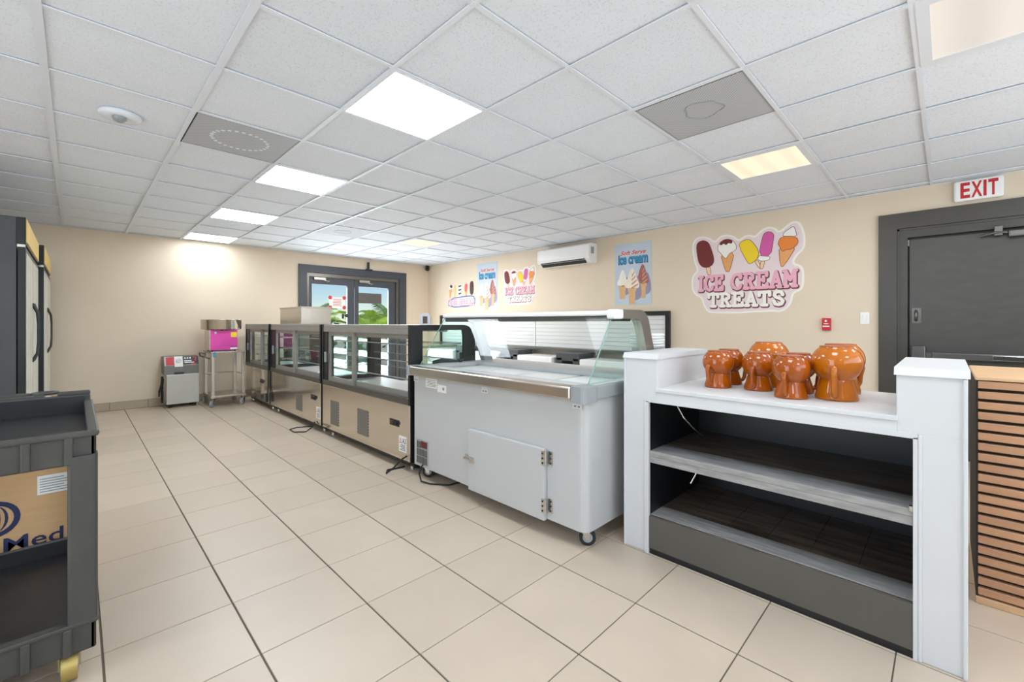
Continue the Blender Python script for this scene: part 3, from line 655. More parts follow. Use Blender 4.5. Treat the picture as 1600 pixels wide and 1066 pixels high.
    if sticker:
        s0 = sticker; f = lambda s, q, d: (X0-.001-d, s0-s, .12+q)
        k = part('warning_sticker', MB().mapped([(0, .03), (.115, .03), (.115, .16), (0, .16)], f, -.001, .0005), PAPER, t)
        part('hazard_triangle', MB().mapped([(.006, .10), (.048, .10), (.027, .145)], f, .0005, .0012), REDINK, k)
        part('hazard_triangle_core', MB().mapped([(.016, .107), (.038, .107), (.027, .131)], f, .0012, .0018), PAPER, k)
        m = MB(); put_text(m, 'A3', f, .054, .108, .10, .145, .0012, off=.01)
        for q in range(4): m.mapped([(.02+.01*(q % 2), .045+.013*q), (.10, .045+.013*q), (.10, .05+.013*q), (.02+.01*(q % 2), .05+.013*q)], f, .0005, .0012)
        part('sticker_print', m, INK, k)
    return t
c3 = display_case(3.05, 4.82, 'nearest stainless display case beside the freezer with two vent grilles', .10, 4.12, [(4.40, 4.60, .15, .40), (3.76, 3.98, .16, .40)], 3.30, 3.225, FRAMEM)
c2 = display_case(4.86, 6.62, 'middle stainless display case with the steel box on top', .16, 5.75, [(5.42, 5.62, .16, .36)], 5.07, 4.99, FRAMEM)
c1 = display_case(6.66, 7.84, 'far stainless display case beside the candy cart', .14, 7.10, [], 7.0, None, FRAMEM)
single('case_power_cord', MB().tube([(1.89, 5.0, .11), (1.86, 5.0, .05), (1.80, 5.02, .008), (1.70, 5.10, .008), (1.71, 5.26, .008), (1.80, 5.30, .008), (1.95, 5.24, .008)], .006, 8), RUBBER, 'thin black cord on the floor before the middle display case', 'cord', (1.8, 5.1, 0))
single('case_power_cord', MB().tube([(1.89, 3.08, .14), (1.86, 3.10, .12), (1.80, 3.14, .05), (1.76, 3.18, .008), (1.80, 3.24, .008), (1.95, 3.22, .008)], .007, 8), RUBBER, 'black cord on the floor between near display case and freezer', 'cord', (1.8, 3.15, 0))
single('hanging_cord', MB().tube([(1.895, 6.63, 1.2), (1.885, 6.63, 1.15), (1.88, 6.64, .9), (1.883, 6.645, .6), (1.88, 6.645, .3), (1.87, 6.64, .24)], .008, 8).rbox(1.85, 1.88, 6.62, 6.66, .12, .24, .008), RUBBER, 'dark cord hanging down between the far and middle cases', 'cord', (1.88, 6.63, .12))
# stainless box on the middle case
bx = thing('steel_box', 'stainless steel box lying on top of the middle display case', 'box', (2.2, 6.25, 1.195))
part('body', MB().rbox(2.02, 2.40, 5.80, 6.60, 1.195, 1.41, .004), STEEL, bx)
part('lid', MB().rbox(2.012, 2.408, 5.792, 6.608, 1.405, 1.422, .003), STEEL, bx)
# card holder on the near case
ch = thing('card_stand', 'small white rounded stand with a picture on the near display case', 'stand', (2.30, 3.44, 1.195))
def facing(cx, cy, z0): return lambda s, t, d: (cx+(s*.7071)-d*.7071*1.0, cy-(s*.7071)-d*.7071, z0+t)
fc = facing(2.30, 3.44, 1.195)
rr = [(-.05, 0), (.05, 0), (.05, .07)]+[(.05*math.cos(a), .07+.04*math.sin(a)) for a in [PI*k/10 for k in range(1, 10)]]+[(-.05, .07)]
part('body', MB().mapped(rr, fc, -.02, .02), WHITE, ch)
part('picture', MB().mapped([(-.018, .012), (.024, .012), (.024, .078), (-.018, .078)], fc, .02, .022), mat('dark_picture', (84, 66, 66), .5), ch)

# ---- white counter with open black shelves ----------------------------------------------
KX0, KX1 = 2.13, 2.80
kc = thing('shelf_counter', 'white counter with open black shelves and taller end posts', 'counter', (2.46, .6, 0))
for y0, y1, yo0, yo1, lab in ((1.065, 1.257, 1.124, 1.257, 'left'), (-.05, .133, -.05, .075, 'right')):
    p = part('end_post', MB().rbox(KX0+.004, KX1, y0, y1, .81, 1.03, .004).rbox(KX0+.004, KX1, yo0, yo1, .0, .815, .004), WHITE, kc)
    part('post_cap', MB().prism([(KX0-.004, 1.022), (KX0+.012, 1.05), (KX1-.01, 1.05), (KX1+.004, 1.022)], 'y', y0-.006, y1+.006), WHITE, p)
    for q in (yo0, yo1-.012): part('corner_strip', RB(KX0-.003, KX0+.012, q, q+.012, .0, 1.02 if (q == yo0) == (yo0 < .5) else .81, .003), WHITE, p)
part('top_slab', RB(KX0-.006, KX1, .128, 1.07, .852, .872, .003), WHITE, kc)
part('front_fascia', MB().rbox(KX0, KX0+.02, .13, 1.068, .812, .853, .002), WHITE, kc)
part('opening_trim', MB().box(KX0-.004, KX0+.014, .075, 1.124, .796, .814).box(KX0-.004, KX0+.014, 1.110, 1.124, .0, .80).box(KX0-.004, KX0+.014, .075, .087, .0, .80), WHITE, kc)
part('back_panel', B(KX1-.02, KX1-.002, .075, 1.124, .02, .852), BLACK, kc)
part('inner_lining', MB().box(KX0+.02, KX1-.02, 1.110, 1.123, .2, .81).box(KX0+.02, KX1-.02, .076, .087, .2, .81).box(KX0+.02, KX1-.02, .087, 1.11, .80, .812), BLACK, kc)
ms = part('middle_shelf', RB(KX0+.022, KX1-.02, .088, 1.109, .512, .536, .002), BLACKWD, kc)
part('lit_front_strip', RB(KX0+.03, KX0+.17, .088, 1.109, .536, .5385, .001, 1), LITWD, ms)  # pale strip painted where light reaches the middle shelf
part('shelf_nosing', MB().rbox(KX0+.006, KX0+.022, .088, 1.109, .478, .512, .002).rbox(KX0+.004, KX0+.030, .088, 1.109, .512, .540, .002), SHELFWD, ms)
part('hinge_plate', MB().rbox(KX0+.0, KX0+.02, .087, .098, .53, .55, .002), CHROME, ms)
part('bottom_shelf', RB(KX0+.006, KX1-.02, .088, 1.109, .17, .20, .002), BLACKWD, kc)
part('lit_front_strip', RB(KX0+.018, KX0+.15, .088, 1.109, .20, .2045, .001, 1), LITWD, kc)  # same painted light along the front of the bottom shelf
for k in range(6):   # old boards on the bottom shelf
    y0 = .09+k*.17; part('shelf_board', RB(KX0+.152, KX1-.022, y0, y0+.169, .20, .204, .001, 1), BLACKWD, kc)
part('kick_panel', RB(KX0+.0, KX0+.018, .087, 1.11, .03, .197, .002), OLIVE, kc)
part('toe_strip', B(KX0+.006, KX0+.03, .087, 1.11, 0, .03), BLACK, kc)
cd = MB()
def conduit(mb, pts, r):
    P = []; 
    for i in range(len(pts)-1):
        a = Vector(pts[i]); b = Vector(pts[i+1])
        for k in range(8): P.append(a.lerp(b, k/8))
    P.append(Vector(pts[-1])); mb.tube(P, [r*(1.0 if i % 2 else .78) for i in range(len(P))], 8); return mb
single('metal_conduit', conduit(MB(), [(2.40, 1.10, .79), (2.39, 1.07, .74), (2.40, 1.04, .68), (2.44, 1.0, .62), (2.48, .97, .58)], .007), CHROME, 'flexible metal conduit hanging in the upper shelf of the white counter', 'conduit', (2.4, 1.05, .58))
single('metal_conduit', conduit(MB(), [(2.48, .97, .508), (2.475, .985, .44), (2.46, 1.0, .36), (2.44, 1.02, .31)], .007), CHROME, 'short flexible metal conduit below the middle shelf of the counter', 'conduit', (2.46, 1.0, .31))

# ---- mugs standing upside down ------------------------------------------------------------
def make_mug(h, rb, rg, rt, mt, label, loc, rz):
    t = thing('mug', label, 'mug', loc, 'brown mugs upside down on the counter')
    rw = rg*.64
    prof = [(.001, .012), (rb*.9, .012), (rb*.93, 0), (rb, .002), (rb*1.005, h*.05)]
    prof += [(rb+(rw-rb)*q, h*(.05+.33*q)) for q in (.3, .6, .85, .97)] + [(rw-.002, h*.385), (rw, h*.39)]
    for k in range(15):
        z_ = h*(.40+.57*k/14); q = (z_-h*.685)/(h*.32); prof.append((rg*math.sqrt(1-(.85*q)**2), z_))
    prof += [(rt*1.02, h*.975), (rt, h-.004)]
    prof = [(max(a, .001), b+loc[2]) for a, b in prof]
    part('body', MB().lathe([(a, b) for a, b in prof], (loc[0], loc[1], 0), 40), mt, t)
    part('foot_ring', MB().lathe([(rt, h-.004), (rt+.001, h-.001), (rt*.96, h), (.001, h)], (loc[0], loc[1], loc[2]), 40), CLAY, t)
    P = [(rg*.88, .60), (rg*1.10, .60), (rg*1.20, .50), (rb*1.30, .34), (rb*1.26, .20), (rb*1.1, .12), (rb*.93, .10)]
    pts = []
    for i in range(len(P)-1):
        for k in range(4): q = k/4; pts.append((P[i][0]*(1-q)+P[i+1][0]*q, P[i][1]*(1-q)+P[i+1][1]*q))
    pts.append(P[-1])
    part('handle', MB().tube([(loc[0]+a*math.cos(rz), loc[1]+a*math.sin(rz), loc[2]+b*h) for a, b in pts], [.0105*(h/.2)]*len(pts), 10), mt, t)
    return t
ZC = .872
HA = PI+.06
for h, big, x, y, lab, dz in [(0, 0, 2.413, .862, 'front brown mug of the leftmost pair on the white counter', -.3), (0, 0, 2.585, .865, 'rear brown mug of the leftmost pair on the white counter', 2.2),
    (0, 0, 2.456, .680, 'smaller front brown mug of the second pair from the left', -.1), (0, 1, 2.642, .682, 'larger rear brown mug of the second pair from the left', 2.3),
    (0, 0, 2.305, .505, 'small brown mug closest to the counter front edge', -.15), (0, 0, 2.500, .516, 'small brown mug right behind the one at the front edge', 2.1),
    (0, 1, 2.402, .350, 'large rightmost brown mug standing in front', .0), (0, 1, 2.645, .370, 'large brown mug hidden behind the rightmost one', 2.4)]:
    if big: make_mug(.238, .080, .097, .062, GLAZE2, lab, (x, y, ZC), HA+dz)
    else: make_mug(.194, .066, .076, .050, GLAZE, lab, (x, y, ZC), HA+dz)

# ---- slatted counter at the right ---------------------------------------------------------
sl_ = thing('slatted_counter', 'oak slatted counter front on black backing near the exit door', 'counter', (3.1, -.7, 0))
part('carcass', B(2.78, 3.45, -1.6, -.095, .03, .965), FELT, sl_)
part('end_trim', B(2.762, 3.45, -.095, -.088, .03, .965), FELT, sl_)
part('counter_top', RB(2.755, 3.47, -1.62, -.085, .965, .98, .003), OAKL, sl_)
part('base_strip', RB(2.757, 3.46, -1.62, -.087, 0, .03, .003), OAKL, sl_)
n = 21; pit = (.965-.03)/n
for k in range(n):
    z0 = .03+k*pit; part('slat', RB(2.758, 2.781, -1.6, -.094, z0+.009, z0+pit-.004, .002, 1), SLATW, sl_)

# ---- tall coolers on the left --------------------------------------------------------------
def cooler(y0, y1, ndoor, label, dx=0.):
    x0, x1, zt = -1.03+dx, -.31+dx, 2.0
    t = thing('glass_door_cooler', label, 'cooler', ((x0+x1)/2, (y0+y1)/2, 0), 'tall black coolers')
    part('cabinet', MB().rbox(x0, x1, y0, y1, .10, zt, .006), mat('cooler_side', (66, 67, 70), .42, var=.08, vscale=4), t)
    part('kick_plate', B(x0+.03, x1-.01, y0+.02, y1-.02, 0, .10), BLACK, t)
    part('header_frame', MB().rbox(x1, x1+.048, y0, y1, 1.80, zt, .004), BLACK, t)
    part('header_sign', MB().rbox(x1+.046, x1+.054, y0+.006, y1-.03, 1.815, 1.985, .002), AMBERP, t, 'amber yellow header sign')
    part('hinge_clip', RB(x1+.0, x1+.045, y0-.004, y0+.03, 1.775, 1.80, .004), CHROME, t)
    wd = (y1-y0)/ndoor
    for k in range(ndoor):
        a, b = y0+k*wd+.004, y0+(k+1)*wd-.004
        d = part('door', MB().box(x1+.006, x1+.046, a, a+.05, .13, 1.775).box(x1+.006, x1+.046, b-.05, b, .13, 1.775).box(x1+.006, x1+.046, a+.05, b-.05, .13, .20).box(x1+.006, x1+.046, a+.05, b-.05, 1.70, 1.775), BLACK, t)
        part('door_skin', MB().rbox(x1+.044, x1+.05, a+.035, b-.035, .16, 1.74, .002), FROST, d)
        hy = b-.09 if k == 0 else a+.09
        part('handle', MB().tube([(x1+.046, hy, 1.38), (x1+.075, hy+.01, 1.30), (x1+.08, hy+.02, 1.2), (x1+.08, hy+.02, 1.05), (x1+.075, hy+.01, .95), (x1+.046, hy, .88)], [.012, .008, .006, .006, .008, .012], 8), BLACKP, d)
    return t
cooler(4.87, 6.36, 2, 'nearer tall black glass door cooler with amber header')
cooler(6.48, 7.98, 2, 'farther tall black glass door cooler by the back wall', .035)

# ---- black utility cart ---------------------------------------------------------------------
uc = thing('utility_cart', 'grey black plastic two shelf utility cart at the left edge', 'cart', (-.27, 2.5, 0))
ux0, ux1, uy0, uy1 = -.62, .05, 2.07, 2.93
def tray(z0, z1, zf, raise_back):
    f = MB(); tk = .018
    f.rbox(ux0, ux1, uy0, uy0+tk, z0, z1, .006).rbox(ux0, ux1, uy1-tk, uy1, z0, z1+raise_back, .006)
    f.rbox(ux0, ux0+tk, uy0, uy1, z0, z1, .006).rbox(ux1-tk, ux1, uy0, uy1, z0, z1, .006)
    f.rbox(ux0-.004, ux1+.006, uy0-.012, uy0+.022, z1-.016, z1+.002, .006).rbox(ux1-.022, ux1+.008, uy0-.006, uy1, z1-.014, z1+.003, .006)
    return f
ut = part('upper_tray', tray(.735, .842, .79, .03), CARTP, uc)
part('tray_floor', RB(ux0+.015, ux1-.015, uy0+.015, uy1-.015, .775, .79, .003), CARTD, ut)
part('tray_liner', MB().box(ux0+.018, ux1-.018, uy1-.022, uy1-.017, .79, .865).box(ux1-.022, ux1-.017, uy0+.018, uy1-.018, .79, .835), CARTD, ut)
for xx in (.018-.035, -.113, -.24, -.36, -.48): part('rib', RB(xx-.011, xx+.011, uy0-.013, uy0+.004, .738, .83, .004), CARTP, ut)
hd = part('handle_ledge', MB().rbox(ux0, -.10, uy1-.01, uy1+.09, .862, .882, .006).rbox(-.06, ux1, uy1-.015, uy1+.03, .868, .888, .006), CARTP, ut)
part('tool_slot', MB().tube([(-.20+.05*math.cos(a), uy1+.04+.022*math.sin(a), .884) for a in [2*PI*k/18 for k in range(18)]], .006, 6, closed=True), CARTP, hd)
part('cup_ring', MB().tube([(-.10+.04*math.cos(a), uy1+.045+.03*math.sin(a), .884) for a in [2*PI*k/18 for k in range(18)]], .008, 6, closed=True), CARTP, hd)
lt = part('lower_tray', tray(.10, .207, .14, 0), CARTP, uc)
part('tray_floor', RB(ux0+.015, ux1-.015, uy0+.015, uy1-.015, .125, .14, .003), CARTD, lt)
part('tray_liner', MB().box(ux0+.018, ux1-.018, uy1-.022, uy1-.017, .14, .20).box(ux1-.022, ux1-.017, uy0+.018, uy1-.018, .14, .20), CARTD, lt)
for xx in (-.02, -.113, -.24, -.36, -.48): part('rib', RB(xx-.011, xx+.011, uy0-.013, uy0+.004, .103, .195, .004), CARTP, lt)
for (xa, xb, ya, yb) in ((-.02, ux1+.004, uy0-.014, uy0+.05), (ux0-.004, ux0+.066, uy0-.014, uy0+.05), (-.02, ux1+.004, uy1-.05, uy1+.004), (ux0-.004, ux0+.066, uy1-.05, uy1+.004)):
    part('corner_post', RB(xa, xb, ya, yb, .208, .765, .014, 3, edges='z'), CARTP, uc)
for xx, yy in ((-.015, 2.13), (-.55, 2.13), (-.015, 2.86), (-.55, 2.86)): caster(uc, xx, yy, .052, .118, BRASSY, .04, ang=PI/2, fork=BRASSY)
# cardboard box behind the cart
cb = thing('cardboard_box', 'brown cardboard box with navy lettering behind the utility cart', 'box', (-.38, 3.2, 0))
by = 3.03
part('body', MB().box(-.80, .02, by, 3.45, 0, .53), CARD, cb)
part('flap', MB().box(-.80, .02, by, by+.205, .53, .534).box(-.80, .02, by+.215, 3.45, .53, .534), CARD, cb)
ff = lambda s, t, d: (s, by-d, t)
m = MB(); put_text(m, 'Med', ff, -.232, -.042, .165, .232, .0012, off=.012); part('lettering', m, INK, cb)
m = MB()
for r0, r1, q in ((.062, .082, 24),):
    ring = [(-.262+r1*math.cos(2*PI*k/q), .325+r1*math.sin(2*PI*k/q)) for k in range(q)]; ri = [(-.262+r0*math.cos(2*PI*k/q), .325+r0*math.sin(2*PI*k/q)) for k in range(q)]
    m.add([ff(a, b, .0012) for a, b in ring+ri], [(k, (k+1) % q, q+(k+1) % q, q+k) for k in range(q)])
for ph in (-.8, -.35, .15, .62):
    c0 = [(-.262+.06*math.sin(ph)*math.cos(t), .325+.062*math.sin(t)) for t in [-PI/2+PI*k/10 for k in range(11)]]
    c1 = [(-.262+.06*math.sin(ph+.22)*math.cos(t), .325+.062*math.sin(t)) for t in [-PI/2+PI*k/10 for k in range(11)]]
    m.add([ff(a, b, .0012) for a, b in c0+c1], [(k, k+1, 11+k+1, 11+k) for k in range(10)])
part('round_logo', m, INK, cb, kind=None)
lb = part('shipping_label', MB().mapped([(-.128, .40), (.01, .40), (.01, .488), (-.128, .488)], ff, 0, .001), PAPER, cb)
m = MB()
for k in range(6): m.mapped([(-.12, .41+.012*k), (-.0-.02*(k % 3), .41+.012*k), (-.0-.02*(k % 3), .414+.012*k), (-.12, .414+.012*k)], ff, .001, .0016)
part('label_print', m, GREYINK, lb, kind='stuff')

# ---- grey ice shaver / shaker cabinet at the back wall ---------------------------------------
gm = thing('grey_machine', 'grey metal machine with red control panel against the back wall', 'machine', (1.09, 7.9, 0))
gx0, gx1, gy0, gy1 = .905, 1.285, 7.80, 8.12
GREYE = mat('grey_enamel', (196, 194, 186), .4, var=.02)
part('body', MB().rbox(gx0, gx1, gy0, gy1, .05, .475, .006), GREYE, gm)
part('front_panel', MB().rbox(gx0+.002, gx1-.002, gy0-.012, gy0, .055, .465, .004), GREYE, gm)
part('head', MB().prism([(gy0+.02, .475), (gy0+.02, .60), (gy0+.075, .725), (gy1, .725), (gy1, .475)], 'x', gx0-.02, gx1), STEELD, gm)
def slope(x0, x1, t0, t1, d):
    def P(t): return (gy0+.02+.055*t, .60+.125*t)
    (ya, za), (yb, zb) = P(t0), P(t1); n = Vector((0, -.125, .055)).normalized()*d
    return MB().add([(x0, ya, za), (x1, ya, za), (x1, yb, zb), (x0, yb, zb), (x0, ya+n.y, za+n.z), (x1, ya+n.y, za+n.z), (x1, yb+n.y, zb+n.z), (x0, yb+n.y, zb+n.z)], [(0, 3, 2, 1), (4, 5, 6, 7), (0, 1, 5, 4), (1, 2, 6, 5), (2, 3, 7, 6), (3, 0, 4, 7)])
part('red_panel', slope(gx0, gx0+.09, .05, .95, .004), REDINK, gm, 'red panel section')
wp = part('white_panel', slope(gx0+.095, gx0+.19, -.15, 1.0, .006), PAPER, gm, 'white plate with a round dial')
def slope_pt(x, t, d):
    n = Vector((0, -.125, .055)).normalized()*d; return (x, gy0+.02+.055*t+n.y, .60+.125*t+n.z)
part('dial', MB().cyl(slope_pt(gx0+.143, .5, .006), slope_pt(gx0+.143, .5, .014), .032, n=20), STEELD, wp)
dp = part('dark_panel', slope(gx0+.195, gx1-.002, .05, .98, .004), BLACKP, gm)
fs = lambda s, t, d: slope_pt(gx0+.195+s, t, .004+d)
m = MB()
for a in (.025, .055, .085): m.add([slope_pt(gx0+.195+a+.011*math.cos(2*PI*k/10), .78+.1*math.sin(2*PI*k/10), .0055) for k in range(10)], [list(range(10))])
for t0, x0, x1 in ((.42, .01, .10), (.24, .015, .13)): m.add([slope_pt(gx0+.195+q, t, .0055) for q, t in ((x0, t0), (x1, t0), (x1, t0+.1), (x0, t0+.1))], [(0, 1, 2, 3)])
part('panel_print', m, PAPER, dp, kind='stuff')
m = MB(); m.add([slope_pt(gx0+.195+q, t, .0058) for q, t in ((.09, .06), (.15, .06), (.15, .2), (.09, .2))], [(0, 1, 2, 3)]); m.add([slope_pt(gx0+.195+q, t, .0058) for q, t in ((.13, .45), (.15, .45), (.165, .9), (.12, .9), (.12, .8), (.145, .8))], [list(range(6))])
part('panel_print_red', m, REDINK, dp, kind='stuff')
part('spout_slot', B(gx0+.09, gx0+.2, gy0-.002, gy0+.022, .478, .505), BLACK, gm)
for fx, fy in ((gx0+.05, gy0+.05), (gx1-.05, gy0+.05), (gx0+.05, gy1-.05), (gx1-.05, gy1-.05)): part('foot', MB().cyl((fx, fy, 0), (fx, fy, .05), .022, n=12), RUBBER, gm)
single('hose_coil', MB().tube([(gx0-.03, 7.95+.075*math.cos(a), .17+.10*math.sin(a)) for a in [2*PI*k/20 for k in range(20)]], .009, 8, closed=True).tube([(gx0-.03, 7.93, .27), (gx0-.04, 7.91, .32), (gx0-.035, 7.88, .40), (gx0-.04, 7.89, .45)], [.012, .018, .018, .012], 8)
       .tube([(gx0-.045, 7.90, .34), (gx0-.07, 7.87, .24), (gx0-.075, 7.86, .17)], [.011, .014, .010], 8), RUBBER, 'coiled black cord hanging on the side of the grey machine', 'cord', (gx0-.03, 7.9, .07))

# ---- cotton candy machine on its steel cart ----------------------------------------------------
kx0, kx1, ky0, ky1 = 1.36, 1.80, 7.42, 7.96
kt = thing('steel_cart', 'stainless steel cart on casters carrying the pink machine', 'cart', ((kx0+kx1)/2, (ky0+ky1)/2, 0))
part('top_shelf', MB().rbox(kx0, kx1, ky0, ky1, .775, .80, .004), STEEL, kt)
part('bottom_shelf', MB().rbox(kx0, kx1, ky0, ky1, .135, .165, .004), STEEL, kt)
for xx in (kx0+.03, kx1-.03):
    for yy in (ky0+.03, ky1-.03):
        part('post', MB().rbox(xx-.02, xx+.02, yy-.02, yy+.02, .165, .776, .004), STEEL, kt)
        caster(kt, xx, yy, .05, .136, GREYP, .028, ang=.9)
part('side_rail', MB().cyl((kx0+.03, ky0+.05, .45), (kx0+.03, ky1-.05, .45), .009), STEEL, kt)
part('side_rail', MB().cyl((kx1-.03, ky0+.05, .45), (kx1-.03, ky1-.05, .45), .009), STEEL, kt)
part('back_rail', MB().cyl((kx0+.05, ky1-.03, .45), (kx1-.05, ky1-.03, .45), .009), STEEL, kt)
part('push_handle', MB().tube([(kx0-.0, ky0+.06, .70), (kx0-.05, ky0+.06, .72), (kx0-.055, ky0+.06, .77), (kx0-.055, ky1-.06, .77), (kx0-.05, ky1-.06, .72), (kx0, ky1-.06, .70)], .011, 8), STEELD, kt)
part('blue_tape', RB(kx0+.03, kx0+.06, ky0-.003, ky0+.01, .72, .79, .001), mat('blue_tape', (60, 150, 176), .5), kt)
cm = thing('cotton_candy_machine', 'pink cotton candy machine with a wide steel bowl', 'machine', (1.55, 7.62, .80))
part('body', MB().rbox(1.36, 1.70, 7.46, 7.80, .815, 1.11, .008), [PINK], cm)
part('side_cover', MB().box(1.352, 1.361, 7.465, 7.795, .82, 1.105), STEEL, cm)
for xx in (1.39, 1.67):
    for yy in (7.49, 7.77): part('foot', MB().cyl((xx, yy, .80), (xx, yy, .816), .014, n=10), RUBBER, cm)
part('bowl', MB().lathe([(.16, 1.112), (.245, 1.118), (.252, 1.125), (.256, 1.255), (.262, 1.26), (.25, 1.26), (.246, 1.13), (.10, 1.122), (.001, 1.122)], (1.53, 7.63, 0), 40), STEELM, cm)
part('spinner_head', MB().lathe([(.05, 1.122), (.05, 1.17), (.04, 1.185), (.001, 1.19)], (1.53, 7.63, 0), 20), STEEL, cm)
for k in range(6):
    a = -PI/2+(k-2.5)*.36; part('bowl_clip', MB().box(1.53+.17*math.cos(a)-.012, 1.53+.17*math.cos(a)+.012, 7.63+.17*math.sin(a)-.01, 7.63+.17*math.sin(a)+.01, 1.10, 1.12), BLACKP, cm)
part('yellow_label', B(1.615, 1.69, 7.458, 7.461, 1.005, 1.075), YELLOWL, cm, 'yellow warning label')
part('rocker_switch', RB(1.41, 1.435, 7.452, 7.461, 1.05, 1.085, .003), WHITE, cm)
m = MB()
for k in range(6): m.box(1.61+.013*k, 1.619+.013*k, 7.458, 7.461, .86, .873-.003*(k % 2))
part('name_strip', m, INK, cm, kind='stuff')
part('model_plate', B(1.605, 1.695, 7.458, 7.461, .825, .85), PAPER, cm)

# ---- things below the service window ---------------------------------------------------------
for y0, y1, lab in ((5.36, 6.10, 'white cupboard under the service window left of the middle bracket'), (4.16, 4.88, 'white cupboard under the service window between two black brackets'), (2.95, 3.66, 'white cupboard under the service window nearest the exit door'), (6.56, 7.4, 'white cupboard under the service window nearest the glass door')):
    t = thing('white_cupboard', lab, 'cupboard', (5.24, (y0+y1)/2, 0), 'white cupboards below the service window')
    part('body', RB(5.02, 5.49, y0, y1, .04, .70, .004), WHITEP, t); part('plinth', B(5.06, 5.48, y0+.02, y1-.02, 0, .04), BLACK, t)
    d = part('door', RB(5.0, 5.02, y0+.006, y1-.006, .05, .69, .003), WHITEP, t)
    part('handle', MB().tube([(5.0, y1-.08, .46), (4.975, y1-.08, .465), (4.975, y1-.08, .545), (5.0, y1-.08, .55)], .008, 8), STEELD, d)
for yc, lab in ((6.33, 'black bracket frame under the service window farthest from the exit'), (5.12, 'black bracket frame under the middle of the service window'), (3.91, 'black bracket frame under the service window nearest the exit')):
    single('bracket_frame', MB().rbox(5.05, 5.40, yc-.20, yc-.10, 0, .70, .004).rbox(5.05, 5.40, yc+.10, yc+.20, 0, .70, .004).rbox(5.05, 5.40, yc-.21, yc+.21, .66, .77, .004), mat('black_wood', (62, 66, 70), .5), lab, 'bracket', (5.22, yc, 0), 'black frames below the service window')

# =================================================================== ON THE RIGHT WALL
def onwall(yl, z0, sc=1.):                # s runs to the right as seen from the room
    return lambda s, t, d: (XW-.0005-d, yl-s*sc, z0+t*sc)
DEC = {
'outline':[(0.017, 0.877), (0.058, 0.974), (0.145, 0.995), (0.244, 0.962), (0.301, 0.901), (0.358, 0.965), (0.445, 0.976), (0.53, 0.939), (0.577, 0.886), (0.636, 0.933), (0.693, 0.937), (0.75, 0.908), (0.784, 0.949), (0.839, 0.989), (0.904, 0.998), (0.963, 0.97), (0.989, 0.924), (1.062, 0.985), (1.113, 1.018), (1.168, 1.015), (1.208, 0.967), (1.233, 0.877), (1.242, 0.772), (1.223, 0.693), (1.163, 0.642), (1.125, 0.564), (1.193, 0.54), (1.228, 0.484), (1.228, 0.311), (1.193, 0.255), (1.128, 0.235), (1.118, 0.141), (1.062, 0.054), (0.989, 0.026), (0.926, 0.039), (0.85, 0.034), (0.739, 0.032), (0.671, 0.027), (0.577, 0.02), (0.257, 0.025), (0.192, 0.066), (0.152, 0.161), (0.139, 0.222), (0.058, 0.259), (0.017, 0.343), (0.017, 0.48), (0.058, 0.545), (0.092, 0.569), (0.045, 0.682)],
'choc':[(0.079, 0.869), (0.099, 0.921), (0.165, 0.939), (0.224, 0.904), (0.25, 0.848), (0.295, 0.697), (0.282, 0.632), (0.231, 0.597), (0.165, 0.603), (0.119, 0.648), (0.099, 0.718)],
'stick1':[(0.198, 0.607), (0.244, 0.603), (0.257, 0.522), (0.237, 0.504), (0.218, 0.512)],
'cone2':[(0.364, 0.762), (0.53, 0.769), (0.475, 0.53), (0.445, 0.524), (0.427, 0.541)],
'scoop2':[(0.339, 0.837), (0.364, 0.886), (0.433, 0.919), (0.506, 0.893), (0.542, 0.837), (0.548, 0.786), (0.518, 0.764), (0.469, 0.743), (0.433, 0.683), (0.408, 0.705), (0.371, 0.761), (0.343, 0.784)],
'top2':[(0.352, 0.868), (0.396, 0.911), (0.457, 0.915), (0.512, 0.886), (0.494, 0.85), (0.463, 0.871), (0.433, 0.841), (0.408, 0.87), (0.377, 0.845)],
'yellow':[(0.575, 0.821), (0.601, 0.862), (0.671, 0.884), (0.716, 0.853), (0.789, 0.732), (0.773, 0.647), (0.699, 0.593), (0.671, 0.614)],
'stick3':[(0.745, 0.619), (0.773, 0.635), (0.817, 0.532), (0.795, 0.534)],
'pink':[(0.789, 0.683), (0.828, 0.887), (0.85, 0.933), (0.899, 0.938), (0.936, 0.908), (0.936, 0.86), (0.906, 0.658)],
'bite':[(0.778, 0.641), (0.789, 0.683), (0.906, 0.658), (0.888, 0.617), (0.806, 0.617)],
'stick4':[(0.812, 0.619), (0.85, 0.615), (0.828, 0.525), (0.8, 0.534)],
'cone5':[(0.989, 0.781), (1.168, 0.77), (1.036, 0.537), (1.005, 0.537)],
'orange':[(0.979, 0.794), (1.016, 0.867), (1.154, 0.847), (1.175, 0.774), (1.113, 0.718), (1.047, 0.72), (1.026, 0.698), (0.995, 0.768)],
'cream5':[(1.026, 0.863), (1.042, 0.911), (1.093, 0.939), (1.128, 0.962), (1.143, 0.925), (1.161, 0.844)],
}
PINKL = mat('pale_pink_print', (230, 212, 214), .5); OUTL = mat('brown_outline_print', (110, 52, 58), .5); CHOC = mat('chocolate_print', (112, 34, 32), .5)
WAFF = mat('waffle_print', (226, 160, 96), .5, var=.06, vscale=40); CREAM = mat('cream_print', (240, 237, 228), .5); YEL = mat('yellow_print', (240, 206, 24), .5)
MAG = mat('magenta_print', (208, 88, 158), .5); ORA = mat('orange_print', (230, 130, 42), .5); STK = mat('stick_print', (236, 200, 160), .5); PKT = mat('pink_letter_print', (232, 172, 190), .5)
